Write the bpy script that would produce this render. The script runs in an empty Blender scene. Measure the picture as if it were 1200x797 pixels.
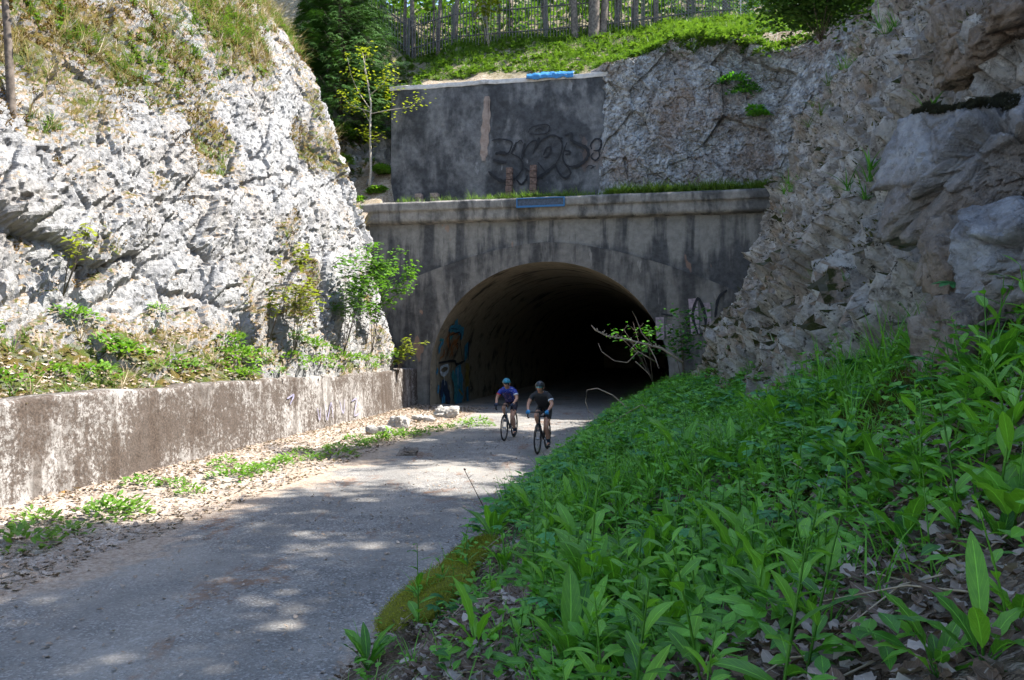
import bpy, math, random
import numpy as np
from mathutils import Vector, Matrix

RNG = np.random.default_rng(11)
random.seed(5)
SC = bpy.context.scene
COL = SC.collection
PI = math.pi
F_PX, CX, HY, CAMZ = 933.0, 600.0, 412.0, 2.2      # focal length in reference pixels, centre column, horizon row, eye height


def rad(a):
    return math.radians(a)


def smooth(a, b, x):
    t = np.clip((np.asarray(x, float) - a) / (b - a), 0, 1)
    return t * t * (3 - 2 * t)


# ------------------------------------------------------------------ noise
def _h(ix, iy, iz, seed):
    h = (ix.astype(np.int64) * 374761393 + iy.astype(np.int64) * 668265263 + iz.astype(np.int64) * 2147483647 + seed * 974634777) & 0xFFFFFFFF
    h = ((h ^ (h >> 13)) * 1274126177) & 0xFFFFFFFF
    h = ((h ^ (h >> 16)) * 2246822519) & 0xFFFFFFFF
    return ((h ^ (h >> 15)) & 0xFFFFFF) / float(0x1000000)


def vnoise(P, seed=0):
    I = np.floor(P).astype(np.int64)
    f = P - I
    f = f * f * f * (f * (f * 6 - 15) + 10)
    r = 0
    for dx in (0, 1):
        wx = f[:, 0] if dx else 1 - f[:, 0]
        for dy in (0, 1):
            wy = f[:, 1] if dy else 1 - f[:, 1]
            for dz in (0, 1):
                wz = f[:, 2] if dz else 1 - f[:, 2]
                r = r + wx * wy * wz * _h(I[:, 0] + dx, I[:, 1] + dy, I[:, 2] + dz, seed)
    return r * 2 - 1


def fbm(P, octv=4, seed=0, gain=.5):
    r, a, t = 0, 1.0, 0
    for o in range(octv):
        r = r + a * vnoise(P * (2 ** o) + o * 17.3, seed + o)
        t += a
        a *= gain
    return r / t


def facets(P, seed=0, tilt=1.0):
    """broken-rock relief: every cell of a jittered lattice is one tilted flat face; returns height and distance to the joint"""
    I = np.floor(P).astype(np.int64)
    n = len(P)
    d1 = np.full(n, 9.0)
    d2 = np.full(n, 9.0)
    bi = np.zeros((n, 3), np.int64)
    bv = np.zeros((n, 3))
    for dx in (-1, 0, 1):
        for dy in (-1, 0, 1):
            for dz in (-1, 0, 1):
                c = I + np.array((dx, dy, dz))
                jit = np.stack([_h(c[:, 0], c[:, 1], c[:, 2], seed + k) for k in (1, 2, 3)], 1)
                v = P - c - jit
                d = (v * v).sum(1)
                nb = d < d1
                d2 = np.where(nb, d1, np.minimum(d2, d))
                d1 = np.where(nb, d, d1)
                bi[nb] = c[nb]
                bv[nb] = v[nb]
    r = [_h(bi[:, 0], bi[:, 1], bi[:, 2], seed + 10 + k) - .5 for k in range(4)]
    h = r[0] + tilt * (r[1] * bv[:, 0] + r[2] * bv[:, 1] + r[3] * bv[:, 2]) * 2
    return h, np.sqrt(d2) - np.sqrt(d1)


# ------------------------------------------------------------------ mesh helpers
def mesh_np(name, V, Fs, mat=None, smoothf=True, uv=None, attrs=None, mats=None, mi=None):
    me = bpy.data.meshes.new(name)
    V = np.asarray(V, np.float32)
    Fs = [np.asarray(f, np.int32) for f in Fs if len(f)]
    me.vertices.add(len(V))
    me.vertices.foreach_set('co', V.ravel())
    li = np.concatenate([f.ravel() for f in Fs])
    ls, st = [], 0
    for f in Fs:
        k = f.shape[1]
        ls.append(np.arange(len(f), dtype=np.int32) * k + st)
        st += f.size
    ls = np.concatenate(ls)
    me.loops.add(len(li))
    me.loops.foreach_set('vertex_index', li)
    me.polygons.add(len(ls))
    me.polygons.foreach_set('loop_start', ls)
    me.update(calc_edges=True)
    me.validate()
    me.polygons.foreach_set('use_smooth', np.full(len(me.polygons), smoothf, bool))
    if uv is not None:
        l = me.uv_layers.new(name='UVMap')
        lv = np.zeros(len(me.loops), np.int32)
        me.loops.foreach_get('vertex_index', lv)
        l.data.foreach_set('uv', np.asarray(uv, np.float32)[lv].ravel())
    for k, a in (attrs or {}).items():
        at = me.attributes.new(k, 'FLOAT', 'POINT')
        at.data.foreach_set('value', np.asarray(a, np.float32))
    if mats:
        for m in mats:
            me.materials.append(m)
        if mi is not None:
            me.polygons.foreach_set('material_index', np.asarray(mi, np.int32))
    elif mat:
        me.materials.append(mat)
    me.update()
    return me


def link(name, me, parent=None):
    o = bpy.data.objects.new(name, me)
    COL.objects.link(o)
    if parent:
        o.parent = parent
    return o


def tag(o, label=None, cat=None, group=None, kind=None):
    if label:
        o['label'] = label
    if cat:
        o['category'] = cat
    if group:
        o['group'] = group
    if kind:
        o['kind'] = kind
    return o


def empty(name, loc=(0, 0, 0), rz=0):
    o = bpy.data.objects.new(name, None)
    o.empty_display_size = .2
    COL.objects.link(o)
    o.location = loc
    o.rotation_euler = (0, 0, rz)
    return o


def gridF(n, m):
    a = np.arange(n * m).reshape(n, m)
    return np.stack([a[:-1, :-1], a[1:, :-1], a[1:, 1:], a[:-1, 1:]], -1).reshape(-1, 4)


class MB:
    """collects primitives and hands them over as one mesh"""
    def __init__(s):
        s.V, s.Q, s.T, s.n = [], [], [], 0
        s.mq, s.mt = [], []

    def add(s, V, F, k=0):
        V = np.asarray(V, float)
        F = np.asarray(F)
        if F.shape[1] == 4:
            s.Q.append(F + s.n)
            s.mq += [k] * len(F)
        else:
            s.T.append(F + s.n)
            s.mt += [k] * len(F)
        s.V.append(V)
        s.n += len(V)
        return s

    def box(s, c, size, rz=0, k=0, rx=0):
        x, y, z = [v / 2 for v in size]
        V = np.array([(-x, -y, -z), (x, -y, -z), (x, y, -z), (-x, y, -z), (-x, -y, z), (x, -y, z), (x, y, z), (-x, y, z)])
        if rx:
            V = V @ np.array(Matrix.Rotation(rx, 3, 'X')).T
        if rz:
            V = V @ np.array(Matrix.Rotation(rz, 3, 'Z')).T
        F = [(0, 3, 2, 1), (4, 5, 6, 7), (0, 1, 5, 4), (1, 2, 6, 5), (2, 3, 7, 6), (3, 0, 4, 7)]
        return s.add(V + np.array(c), F, k)

    def tube(s, pts, rs, n=8, k=0, cap=True):
        P = np.asarray(pts, float)
        rs = np.broadcast_to(np.asarray(rs, float), (len(P),))
        T = np.gradient(P, axis=0)
        T /= np.linalg.norm(T, axis=1)[:, None] + 1e-9
        up = np.array((0, 0, 1.0)) if abs(T[0, 2]) < .9 else np.array((1.0, 0, 0))
        A = np.cross(T, up)
        A /= np.linalg.norm(A, axis=1)[:, None] + 1e-9
        B = np.cross(T, A)
        th = np.linspace(0, 2 * PI, n, endpoint=False)
        V = P[:, None] + rs[:, None, None] * (np.cos(th)[None, :, None] * A[:, None] + np.sin(th)[None, :, None] * B[:, None])
        m = len(P)
        a = np.arange(m * n).reshape(m, n)
        F = np.stack([a[:-1], np.roll(a[:-1], -1, 1), np.roll(a[1:], -1, 1), a[1:]], -1).reshape(-1, 4)
        V = V.reshape(-1, 3)
        if cap:
            V = np.vstack([V, P[0], P[-1]])
            i0, i1 = m * n, m * n + 1
            T3 = [(i0, a[0, (j + 1) % n], a[0, j]) for j in range(n)] + [(i1, a[-1, j], a[-1, (j + 1) % n]) for j in range(n)]
            s.add(V, F, k)
            s.T.append(np.array(T3) + s.n - len(V))
            s.mt += [k] * len(T3)
            return s
        return s.add(V, F, k)

    def ring(s, c, R, r, axis='X', n=40, m=8, k=0):
        th = np.linspace(0, 2 * PI, n, endpoint=False)
        ph = np.linspace(0, 2 * PI, m, endpoint=False)
        rr = R + r * np.cos(ph)[None]
        a1, a2, ax = rr * np.cos(th)[:, None], rr * np.sin(th)[:, None], np.broadcast_to(r * np.sin(ph)[None], (n, m))
        V = np.stack([ax, a1, a2], -1) if axis == 'X' else np.stack([a1, ax, a2], -1)
        a = np.arange(n * m).reshape(n, m)
        b, d = np.roll(a, -1, 0), np.roll(a, -1, 1)
        return s.add(V.reshape(-1, 3) + np.array(c), np.stack([a, b, np.roll(b, -1, 1), d], -1).reshape(-1, 4), k)

    def ell(s, c, r, n=16, m=10, k=0, fn=None):
        th = np.linspace(0, 2 * PI, n, endpoint=False)
        ph = np.linspace(.001, PI - .001, m)
        D = np.stack([np.sin(ph)[:, None] * np.cos(th), np.sin(ph)[:, None] * np.sin(th), np.cos(ph)[:, None] + 0 * th], -1).reshape(-1, 3)
        V = D * np.array(r)
        if fn:
            V = fn(V)
        a = np.arange(n * m).reshape(m, n)
        F = np.stack([a[:-1], a[1:], np.roll(a[1:], -1, 1), np.roll(a[:-1], -1, 1)], -1).reshape(-1, 4)
        return s.add(V + np.array(c), F, k)

    def mesh(s, name, mat=None, smoothf=False, mats=None):
        Fs = []
        mi = []
        if s.Q:
            Fs.append(np.vstack(s.Q))
            mi += s.mq
        if s.T:
            Fs.append(np.vstack(s.T))
            mi += s.mt
        return mesh_np(name, np.vstack(s.V), Fs, mat, smoothf, mats=mats, mi=mi if mats else None)

    def build(s, name, mat=None, parent=None, smoothf=False, mats=None):
        return link(name, s.mesh(name, mat, smoothf, mats), parent)


def bevel(o, w=.01, seg=2):
    b = o.modifiers.new('bevel', 'BEVEL')
    b.width = w
    b.segments = seg
    b.limit_method = 'ANGLE'
    return o


# ------------------------------------------------------------------ material helper
class MT:
    def __init__(s, name, rough=.8, spec=.3):
        s.m = bpy.data.materials.new(name)
        s.m.use_nodes = True
        s.nt = s.m.node_tree
        s.b = s.nt.nodes['Principled BSDF']
        s.out = s.nt.nodes['Material Output']
        s.b.inputs['Roughness'].default_value = rough
        s.b.inputs['Specular IOR Level'].default_value = spec

    def put(s, inp, v):
        if v is None:
            return
        if isinstance(v, bpy.types.NodeSocket):
            s.nt.links.new(v, inp)
        else:
            if hasattr(inp.default_value, '__len__') and not hasattr(v, '__len__'):
                v = (v,) * len(inp.default_value)
            if hasattr(v, '__len__') and hasattr(inp.default_value, '__len__') and len(v) == 3 and len(inp.default_value) == 4:
                v = (*v, 1)
            inp.default_value = v

    def node(s, t, **kw):
        n = s.nt.nodes.new(t)
        for k, v in kw.items():
            setattr(n, k, v)
        return n

    def co(s, kind='Object', scale=None, rot=None, loc=None):
        c = s.node('ShaderNodeTexCoord').outputs[kind]
        if scale is None and rot is None and loc is None:
            return c
        mp = s.node('ShaderNodeMapping')
        s.put(mp.inputs['Vector'], c)
        if scale is not None:
            s.put(mp.inputs['Scale'], scale)
        if rot is not None:
            s.put(mp.inputs['Rotation'], rot)
        if loc is not None:
            s.put(mp.inputs['Location'], loc)
        return mp.outputs[0]

    def noise(s, v, scale, det=5, rough=.55, dist=0):
        n = s.node('ShaderNodeTexNoise')
        s.put(n.inputs['Vector'], v)
        s.put(n.inputs['Scale'], scale)
        s.put(n.inputs['Detail'], det)
        s.put(n.inputs['Roughness'], rough)
        s.put(n.inputs['Distortion'], dist)
        return n.outputs['Fac']

    def voro(s, v, scale, feature='F1', out='Distance'):
        n = s.node('ShaderNodeTexVoronoi', feature=feature)
        s.put(n.inputs['Vector'], v)
        s.put(n.inputs['Scale'], scale)
        return n.outputs[out]

    def mr(s, v, a, b, c=0, d=1):
        n = s.node('ShaderNodeMapRange')
        n.interpolation_type = 'SMOOTHSTEP'
        for i, x in enumerate((v, a, b, c, d)):
            s.put(n.inputs[i], x)
        return n.outputs[0]

    def ma(s, op, a, b=0.0, c=None):
        n = s.node('ShaderNodeMath', operation=op)
        s.put(n.inputs[0], a)
        s.put(n.inputs[1], b)
        if c is not None:
            s.put(n.inputs[2], c)
        return n.outputs[0]

    def mix(s, f, a, b, mode='MIX'):
        n = s.node('ShaderNodeMix', data_type='RGBA', blend_type=mode)
        s.put(n.inputs[0], f)
        s.put(n.inputs[6], a)
        s.put(n.inputs[7], b)
        return n.outputs[2]

    def attr(s, name):
        return s.node('ShaderNodeAttribute', attribute_name=name).outputs['Fac']

    def nz(s):
        g = s.node('ShaderNodeNewGeometry')
        x = s.node('ShaderNodeSeparateXYZ')
        s.put(x.inputs[0], g.outputs['Normal'])
        return x.outputs[2]

    def xyz(s, v):
        x = s.node('ShaderNodeSeparateXYZ')
        s.put(x.inputs[0], v)
        return x.outputs

    def bump(s, h, dist=.02, st=1.0, prev=None):
        n = s.node('ShaderNodeBump')
        s.put(n.inputs['Height'], h)
        s.put(n.inputs['Distance'], dist)
        s.put(n.inputs['Strength'], st)
        if prev is not None:
            s.put(n.inputs['Normal'], prev)
        return n.outputs[0]

    def fin(s, col=None, normal=None, rough=None):
        s.put(s.b.inputs['Base Color'], col)
        s.put(s.b.inputs['Normal'], normal)
        s.put(s.b.inputs['Roughness'], rough)
        return s.m


def plain(name, col, rough=.6, metal=0, var=.15, scale=30):
    t = MT(name, rough)
    n = t.noise(t.co(), scale, 4)
    c = t.mix(t.mr(n, .3, .7), tuple(x * (1 - var) for x in col), tuple(min(1, x * (1 + var)) for x in col))
    t.b.inputs['Metallic'].default_value = metal
    return t.fin(c)


def rock_mat(name, light, dark, warm, warm_amt=.5, moss=(.055, .062, .012), moss2=(.11, .062, .018), up_bias=.95, speck=.5, spot=(.05, .045, .04), crack=.5, blot=.45, sps=24, spt=.60, dirt=(.20, .14, .09)):
    t = MT(name, .9, .2)
    P = t.co()
    n1 = t.noise(P, .55, 5)
    n2 = t.noise(P, 2.6, 8, .62, .4)
    n3 = t.noise(P, 11, 8, .7)
    n4 = t.noise(P, 46, 5, .7)
    c = t.mix(t.mr(n2, .32, .66), dark, light)
    c = t.mix(t.ma('MULTIPLY', t.mr(n1, .48, .66), warm_amt), c, warm)
    c = t.mix(t.ma('MULTIPLY', t.mr(n3, .50, .66), blot), c, tuple(x * .5 for x in dark))
    c = t.mix(t.ma('MULTIPLY', t.mr(t.noise(P, sps, 5, .75), spt, spt + .08), speck), c, spot)
    c = t.mix(t.ma('MULTIPLY', t.mr(n4, .56, .72), .5), c, tuple(min(1, x * 1.25) for x in light))
    veg = t.attr('veg')
    up = t.nz()
    k = t.ma('ADD', t.ma('ADD', t.ma('MULTIPLY', up, .9), t.ma('MULTIPLY', t.ma('SUBTRACT', n2, .5), 1.6)), t.ma('MULTIPLY', veg, 1.0))
    k = t.ma('ADD', k, t.ma('MULTIPLY', t.ma('SUBTRACT', n1, .5), .8))
    # earth and dead leaves caught on the ledges, moss on the flattest
    kd = t.mr(k, up_bias - .22, up_bias + .03)
    dc = t.mix(t.mr(n3, .35, .65), tuple(x * .5 for x in dirt), tuple(min(1, x * 1.6) for x in dirt))
    c = t.mix(t.ma('MULTIPLY', kd, .85), c, dc)
    mc = t.mix(t.mr(t.noise(P, 1.7, 4), .42, .6), moss, moss2)
    mc = t.mix(t.mr(n4, .35, .7), tuple(x * .5 for x in moss), mc)
    c = t.mix(t.mr(k, up_bias + .02, up_bias + .2), c, mc)
    ck = t.voro(t.mix(.12, P, t.node('ShaderNodeTexNoise').outputs['Color']), 3.2, 'DISTANCE_TO_EDGE')
    f1 = t.node('ShaderNodeTexVoronoi', feature='F1')
    t.put(f1.inputs['Vector'], t.mix(.10, P, t.node('ShaderNodeTexNoise').outputs['Color']))
    t.put(f1.inputs['Scale'], 9.0)
    fs = t.node('ShaderNodeSeparateColor')
    t.put(fs.inputs[0], f1.outputs['Color'])
    c = t.mix(t.ma('MULTIPLY', t.mr(fs.outputs[1], .55, .95), .35), c, dark)
    h = t.ma('ADD', t.ma('ADD', t.ma('MULTIPLY', n3, 1.0), t.ma('MULTIPLY', n4, .5)), t.ma('MULTIPLY', fs.outputs[0], .22))
    nb = t.bump(h, .085, 1.0)
    nb = t.bump(t.mr(ck, 0, .05), .02, crack, nb)
    return t.fin(c, nb)


def leaf_mat(name, c1, c2, rib=1.5, trans=.35, rough=.5, back=1.0):
    t = MT(name, rough, .35)
    uv = t.xyz(t.co('UV'))
    tint = t.attr('tint')
    oi = t.node('ShaderNodeObjectInfo').outputs['Random']
    P = t.co()
    k = t.ma('ADD', t.ma('MULTIPLY', tint, .7), t.ma('MULTIPLY', t.noise(P, 25, 3), .35))
    k = t.ma('ADD', k, t.ma('MULTIPLY', t.ma('SUBTRACT', oi, .5), .35))
    c = t.mix(t.mr(k, .1, .9), c1, c2)
    d = t.ma('ABSOLUTE', t.ma('SUBTRACT', uv[0], .5))
    # side veins run obliquely from the midrib
    sv = t.ma('FRACT', t.ma('ADD', t.ma('MULTIPLY', uv[1], 7), t.ma('MULTIPLY', d, -5)))
    vein = t.ma('MULTIPLY', t.mr(t.ma('ABSOLUTE', t.ma('SUBTRACT', sv, .5)), .42, .5), .35)
    ribm = t.ma('MAXIMUM', t.mr(d, .05, .0), vein)
    c = t.mix(t.ma('MULTIPLY', ribm, .55), c, tuple(min(1, x * rib + .02) for x in c2))
    t.put(t.b.inputs['Base Color'], c)
    nb = t.bump(t.ma('SUBTRACT', t.noise(P, 60, 3), t.ma('MULTIPLY', ribm, .6)), .004, .5)
    t.put(t.b.inputs['Normal'], nb)
    tr = t.node('ShaderNodeBsdfTranslucent')
    t.put(tr.inputs['Color'], t.mix(1, c, (1.25, 1.35, .55), 'MULTIPLY'))
    mx = t.node('ShaderNodeMixShader')
    t.put(mx.inputs[0], trans)
    t.put(mx.inputs[1], t.b.outputs[0])
    t.put(mx.inputs[2], tr.outputs[0])
    t.put(t.out.inputs['Surface'], mx.outputs[0])
    return t.m


# ------------------------------------------------------------------ frames of the place
TH = rad(11.5)
AX = np.array((math.cos(TH), -math.sin(TH)))           # along the portal face, to the right
AN = np.array((math.sin(TH), math.cos(TH)))            # into the tunnel
ORG = np.array((1.3, 30.1))


def loc2w(u, w, z):
    u, w, z = np.broadcast_arrays(np.asarray(u, float), np.asarray(w, float), np.asarray(z, float))
    return np.stack([ORG[0] + AX[0] * u + AN[0] * w, ORG[1] + AX[1] * u + AN[1] * w, z], -1)


def w2loc(X, Y):
    dx, dy = X - ORG[0], Y - ORG[1]
    return dx * AX[0] + dy * AX[1], dx * AN[0] + dy * AN[1]


def pix_plane(px, py, w):
    """where the sight line of a photo pixel meets the portal-parallel plane at depth w, as (u, z)"""
    kx = (px - CX) / F_PX
    # X = kx*Y ; (X-ox)*AN0 + (Y-oy)*AN1 = w
    Y = (w + ORG[0] * AN[0] + ORG[1] * AN[1]) / (kx * AN[0] + AN[1])
    u, _ = w2loc(kx * Y, Y)
    return u, CAMZ + (HY - py) / F_PX * Y


def at(px, Y, py=None):
    X = (px - CX) / F_PX * Y
    return (X, Y) if py is None else (X, Y, CAMZ + (HY - py) / F_PX * Y)


def on_ground(px, py, z=0.0):
    Y = (CAMZ - z) * F_PX / (py - HY)
    return ((px - CX) / F_PX * Y, Y)


def wallX(Y):
    return -6.8 + .1537 * (np.asarray(Y, float) - 10.6)


def edgeX(Y):
    Y = np.asarray(Y, float)
    return -1.16 + .22 * (Y - 5.4) + .9 * smooth(24, 29.5, Y)


def footX(Y):
    return np.interp(Y, [-5, 4, 8, 12, 18, 22, 26, 30, 40], [2.0, 2.9, 3.3, 3.85, 4.75, 5.6, 7.3, 9.5, 15])


def bank_z(X, Y):
    X = np.asarray(X, float)
    Y = np.asarray(Y, float)
    d = X - edgeX(Y)
    dp = np.clip(d, 0, 9)
    z = (.30 * dp + .045 * dp * dp) * (1 + .22 * smooth(9, 18, Y)) + .16 * smooth(0, .35, d)
    z = z - .42 * smooth(1.3, 3.0, d) * smooth(6.5, 11, Y)
    P = np.stack([X, Y, 0 * X], -1).reshape(-1, 3)
    lump = fbm(P * .9, 3, 41).reshape(X.shape) * .22 + fbm(P * 3.5, 3, 47).reshape(X.shape) * .05
    return np.where(d > -.25, z + lump * smooth(-.1, .7, d), -.03) - .05 * (1 - smooth(-.3, .0, d))


def hill_z(u, w):
    u, w = np.broadcast_arrays(np.asarray(u, float), np.asarray(w, float))
    A = np.interp(w, [1.75, 2.1, 4, 9, 14, 25, 60, 120], [13.05, 13.1, 14.2, 17.6, 20.0, 26, 43, 66])
    A = A + smooth(2, 5, u) * 1.3 * (1 - smooth(2, 12, w))
    A = np.where(w < 1.7, 7.9, A)
    B = np.interp(w, [-3, 0, 6, 9, 14, 25, 60, 120], [5.5, 8.0, 13.2, 17.0, 20.0, 26, 43, 66]) + np.clip(-u - 8.6, 0, 7) * .9 * (1 - smooth(8, 25, w))
    k = smooth(-6.8, -6.5, u)
    return B * (1 - k) + A * k


# ------------------------------------------------------------------ plants: leaf pieces are (V, Q, UV, tint)
def leaf(L, W, n=4, pk=.4, bend=.5, fold=.25, p=.9, base=.03, wav=0.0):
    t = np.linspace(0, 1, n + 1)
    e = math.log(.5) / math.log(pk)
    w = W / 2 * np.maximum(np.sin(PI * t ** e) ** p, 0)
    w[0] = max(w[0], W * base)
    th = bend * t
    dx = np.concatenate([[0], np.cos((th[1:] + th[:-1]) / 2)]) * L / n
    dz = np.concatenate([[0], -np.sin((th[1:] + th[:-1]) / 2)]) * L / n
    x, z = np.cumsum(dx), np.cumsum(dz)
    wz = wav * W * np.sin(t * 19)
    V = np.stack([np.stack([x, -w * math.cos(fold), z + w * math.sin(fold) + wz], -1), np.stack([x, 0 * w, z], -1), np.stack([x, w * math.cos(fold), z + w * math.sin(fold) - wz], -1)], 1).reshape(-1, 3)
    UV = np.stack([np.tile([0, .5, 1], n + 1), np.repeat(t, 3)], -1)
    return [V, gridF(n + 1, 3), UV, np.zeros(len(V))]


def blade(L, W, n=3, bend=.8):
    t = np.linspace(0, 1, n + 1)
    th = bend * t
    x = np.cumsum(np.concatenate([[0], np.cos(th[1:])])) * L / n
    x -= x[0]
    z = np.cumsum(np.concatenate([[0], -np.sin(th[1:])])) * L / n
    w = W / 2 * (1 - t ** 2 * .95)
    V = np.stack([np.stack([x, -w, z], -1), np.stack([x, w, z], -1)], 1).reshape(-1, 3)
    return [V, gridF(n + 1, 2), np.stack([np.tile([.2, .8], n + 1), np.repeat(t, 2)], -1), np.zeros(len(V))]


def stalk(pts, r, n=5):
    b = MB().tube(pts, r, n, cap=False)
    V = np.vstack(b.V)
    return [V, np.vstack(b.Q), np.tile((.2, .52), (len(V), 1)), np.full(len(V), .45)]


def xf(pc, az=0, el=0, pos=(0, 0, 0), roll=0, s=1.0, tint=None):
    V = pc[0] * s
    Rm = np.array(Matrix.Rotation(az, 3, 'Z') @ Matrix.Rotation(-el, 3, 'Y') @ Matrix.Rotation(roll, 3, 'X'))
    return [V @ Rm.T + np.array(pos), pc[1], pc[2], pc[3] if tint is None else np.full(len(V), tint)]


def merge(ps):
    n = 0
    V, Q, U, T = [], [], [], []
    for p in ps:
        V.append(p[0])
        Q.append(p[1] + n)
        U.append(p[2])
        T.append(p[3])
        n += len(p[0])
    return [np.vstack(V), np.vstack(Q), np.vstack(U), np.concatenate(T)]


def pmesh(name, pc, mat):
    return mesh_np(name, pc[0], [pc[1]], mat, True, pc[2], {'tint': pc[3]})


def stamp(protos, pos, s, az, lean=None, tj=.5):
    """many small copies of a few plants in one mesh piece: for growth nobody could count"""
    out = []
    which = RNG.integers(0, len(protos), len(pos))
    pos = np.asarray(pos, float)
    for k, pr in enumerate(protos):
        ii = np.where(which == k)[0]
        if not len(ii):
            continue
        V = pr[0][None] * np.asarray(s)[ii][:, None, None]
        c, sn = np.cos(az[ii])[:, None], np.sin(az[ii])[:, None]
        X = V[..., 0] * c - V[..., 1] * sn
        Yy = V[..., 0] * sn + V[..., 1] * c
        Z = V[..., 2]
        if lean is not None:
            X = X + Z * lean[ii, 0][:, None]
            Yy = Yy + Z * lean[ii, 1][:, None]
        V = np.stack([X, Yy, Z], -1) + pos[ii][:, None]
        m = len(pr[0])
        Q = (pr[1][None] + (np.arange(len(ii)) * m)[:, None, None]).reshape(-1, 4)
        T = (pr[3][None] + (RNG.random(len(ii)) - .5)[:, None] * tj)
        out.append([V.reshape(-1, 3), Q, np.tile(pr[2], (len(ii), 1)), T.ravel()])
    return merge(out)


U = RNG.uniform


def p_dock(h=.35, nl=8, stemmed=False, w=.25):
    ps = []
    for i in range(nl):
        L = h * U(.7, 1.15)
        el = U(.75, 1.35)
        az = i * 2.4 + U(-.4, .4)
        pet = L * U(.2, .45)
        base = np.array((0, 0, 0.0))
        d = np.array((math.cos(az) * math.cos(el), math.sin(az) * math.cos(el), math.sin(el)))
        ps.append(stalk([base, base + d * pet], [.006 * h / .35, .004 * h / .35], 4))
        ps.append(xf(leaf(L, L * w * U(.85, 1.2), 7, .45, U(.4, 1.1), U(.1, .35), .75, wav=.09), az, el, base + d * pet, U(-.3, .3), 1, U(.2, .9)))
    if stemmed:
        ps.append(stalk([(0, 0, 0), (.02, .01, h * .9), (.05, 0, h * 1.7)], [.009, .007, .003]))
        for i in range(7):
            z = h * (.4 + i * .2)
            ps.append(xf(leaf(h * U(.35, .6) * (1.2 - i * .1), h * .16, 6, .45, U(.3, .9), .25, .75), i * 2.4, U(.3, .9), (.03 * z / h, 0, z), 0, 1, U(.2, .9)))
    return merge(ps)


def p_nettle(h=.4, pairs=6, L=.09):
    ps = [stalk([(0, 0, 0), (U(-.03, .03), U(-.03, .03), h * .5), (U(-.05, .05), U(-.05, .05), h)], [.004, .0035, .002])]
    for i in range(pairs):
        z = h * (.22 + .78 * i / (pairs - 1))
        a0 = i * PI / 2 + U(-.3, .3)
        for k in (0, PI):
            l = L * U(.8, 1.2) * (1.15 - .55 * i / pairs)
            ps.append(xf(leaf(l, l * .55, 5, .3, U(.3, .8), .2, .8), a0 + k, U(.1, .6), (0, 0, z), U(-.2, .2), 1, U(.2, .9)))
    return merge(ps)


def p_palm(h=.3, n=4, R=.13):
    ps = []
    for i in range(n):
        az = i * 2.3 + U(-.5, .5)
        el = U(.8, 1.3)
        hh = h * U(.6, 1.1)
        d = np.array((math.cos(az) * math.cos(el), math.sin(az) * math.cos(el), math.sin(el)))
        ps.append(stalk([(0, 0, 0), d * hh], [.004, .003], 4))
        tl = U(-.1, .35)
        ti = U(.2, .9)
        lobes = []
        for j in range(5):
            a = (j - 2) * .72
            l = R * (1.0 - .12 * abs(j - 2))
            lobes.append(xf(leaf(l, l * .5, 5, .55, .5, .15, .8), a, 0, (0, 0, 0)))
            lobes.append(xf(leaf(l * .6, l * .28, 3, .5, .5, .15, .8), a + .33, 0, (math.cos(a) * l * .25, math.sin(a) * l * .25, 0)))
        ps.append(xf(merge(lobes), az, tl, d * hh, U(-.3, .3), 1, ti))
    return merge(ps)


def p_grass(h=.3, n=9, w=.006, spread=.5):
    return merge([xf(blade(h * U(.6, 1.15), w * U(.7, 1.3), 4, U(.3, 1.3)), U(0, 6.28), U(1.5 - spread, 1.5), (U(-.03, .03), U(-.03, .03), 0), 0, 1, U(.1, .9)) for _ in range(n)])


def p_small(h=.1, n=7, L=.06):
    ps = []
    for i in range(n):
        az = U(0, 6.28)
        ps.append(xf(leaf(L * U(.7, 1.3), L * U(.5, .8), 3, .42, U(.2, .8), .2, .7), az, U(-.1, .8), (U(-.05, .05), U(-.05, .05), h * U(.2, 1)), U(-.4, .4), 1, U(.1, .9)))
    return merge(ps)


def p_clump(R=.22, n=60, L=.07):
    """low leafy weed cushion"""
    ps = []
    for i in range(n):
        az, r = U(0, 6.28), R * math.sqrt(U(0, 1))
        z = (R * .75) * math.sqrt(max(0, 1 - (r / R) ** 2)) * U(.35, 1.0)
        ps.append(xf(leaf(L * U(.7, 1.3), L * U(.4, .6), 3, .42, U(.2, .9), .2, .75), az + U(-.8, .8), U(.0, 1.0), (math.cos(az) * r, math.sin(az) * r, z), U(-.4, .4), 1, U(.1, .9)))
    return merge(ps)


def p_weed(h=.45, n=11, L=.12):
    """upright leafy stem with oblong alternate leaves"""
    lx, ly = U(-.08, .08), U(-.08, .08)
    ps = [stalk([(0, 0, 0), (lx * .4, ly * .4, h * .5), (lx, ly, h)], [.0045, .004, .002])]
    for i in range(n):
        f = .12 + .88 * i / (n - 1)
        l = L * U(.75, 1.2) * (1.2 - .75 * f)
        ps.append(xf(leaf(l, l * U(.24, .36), 6, .55, U(.2, 1.0), .2, .7, wav=.06), i * 2.4 + U(-.4, .4), U(.35, 1.15), (lx * f, ly * f, h * f), U(-.3, .3), 1, U(.2, 1.0)))
    return merge(ps)

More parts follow.
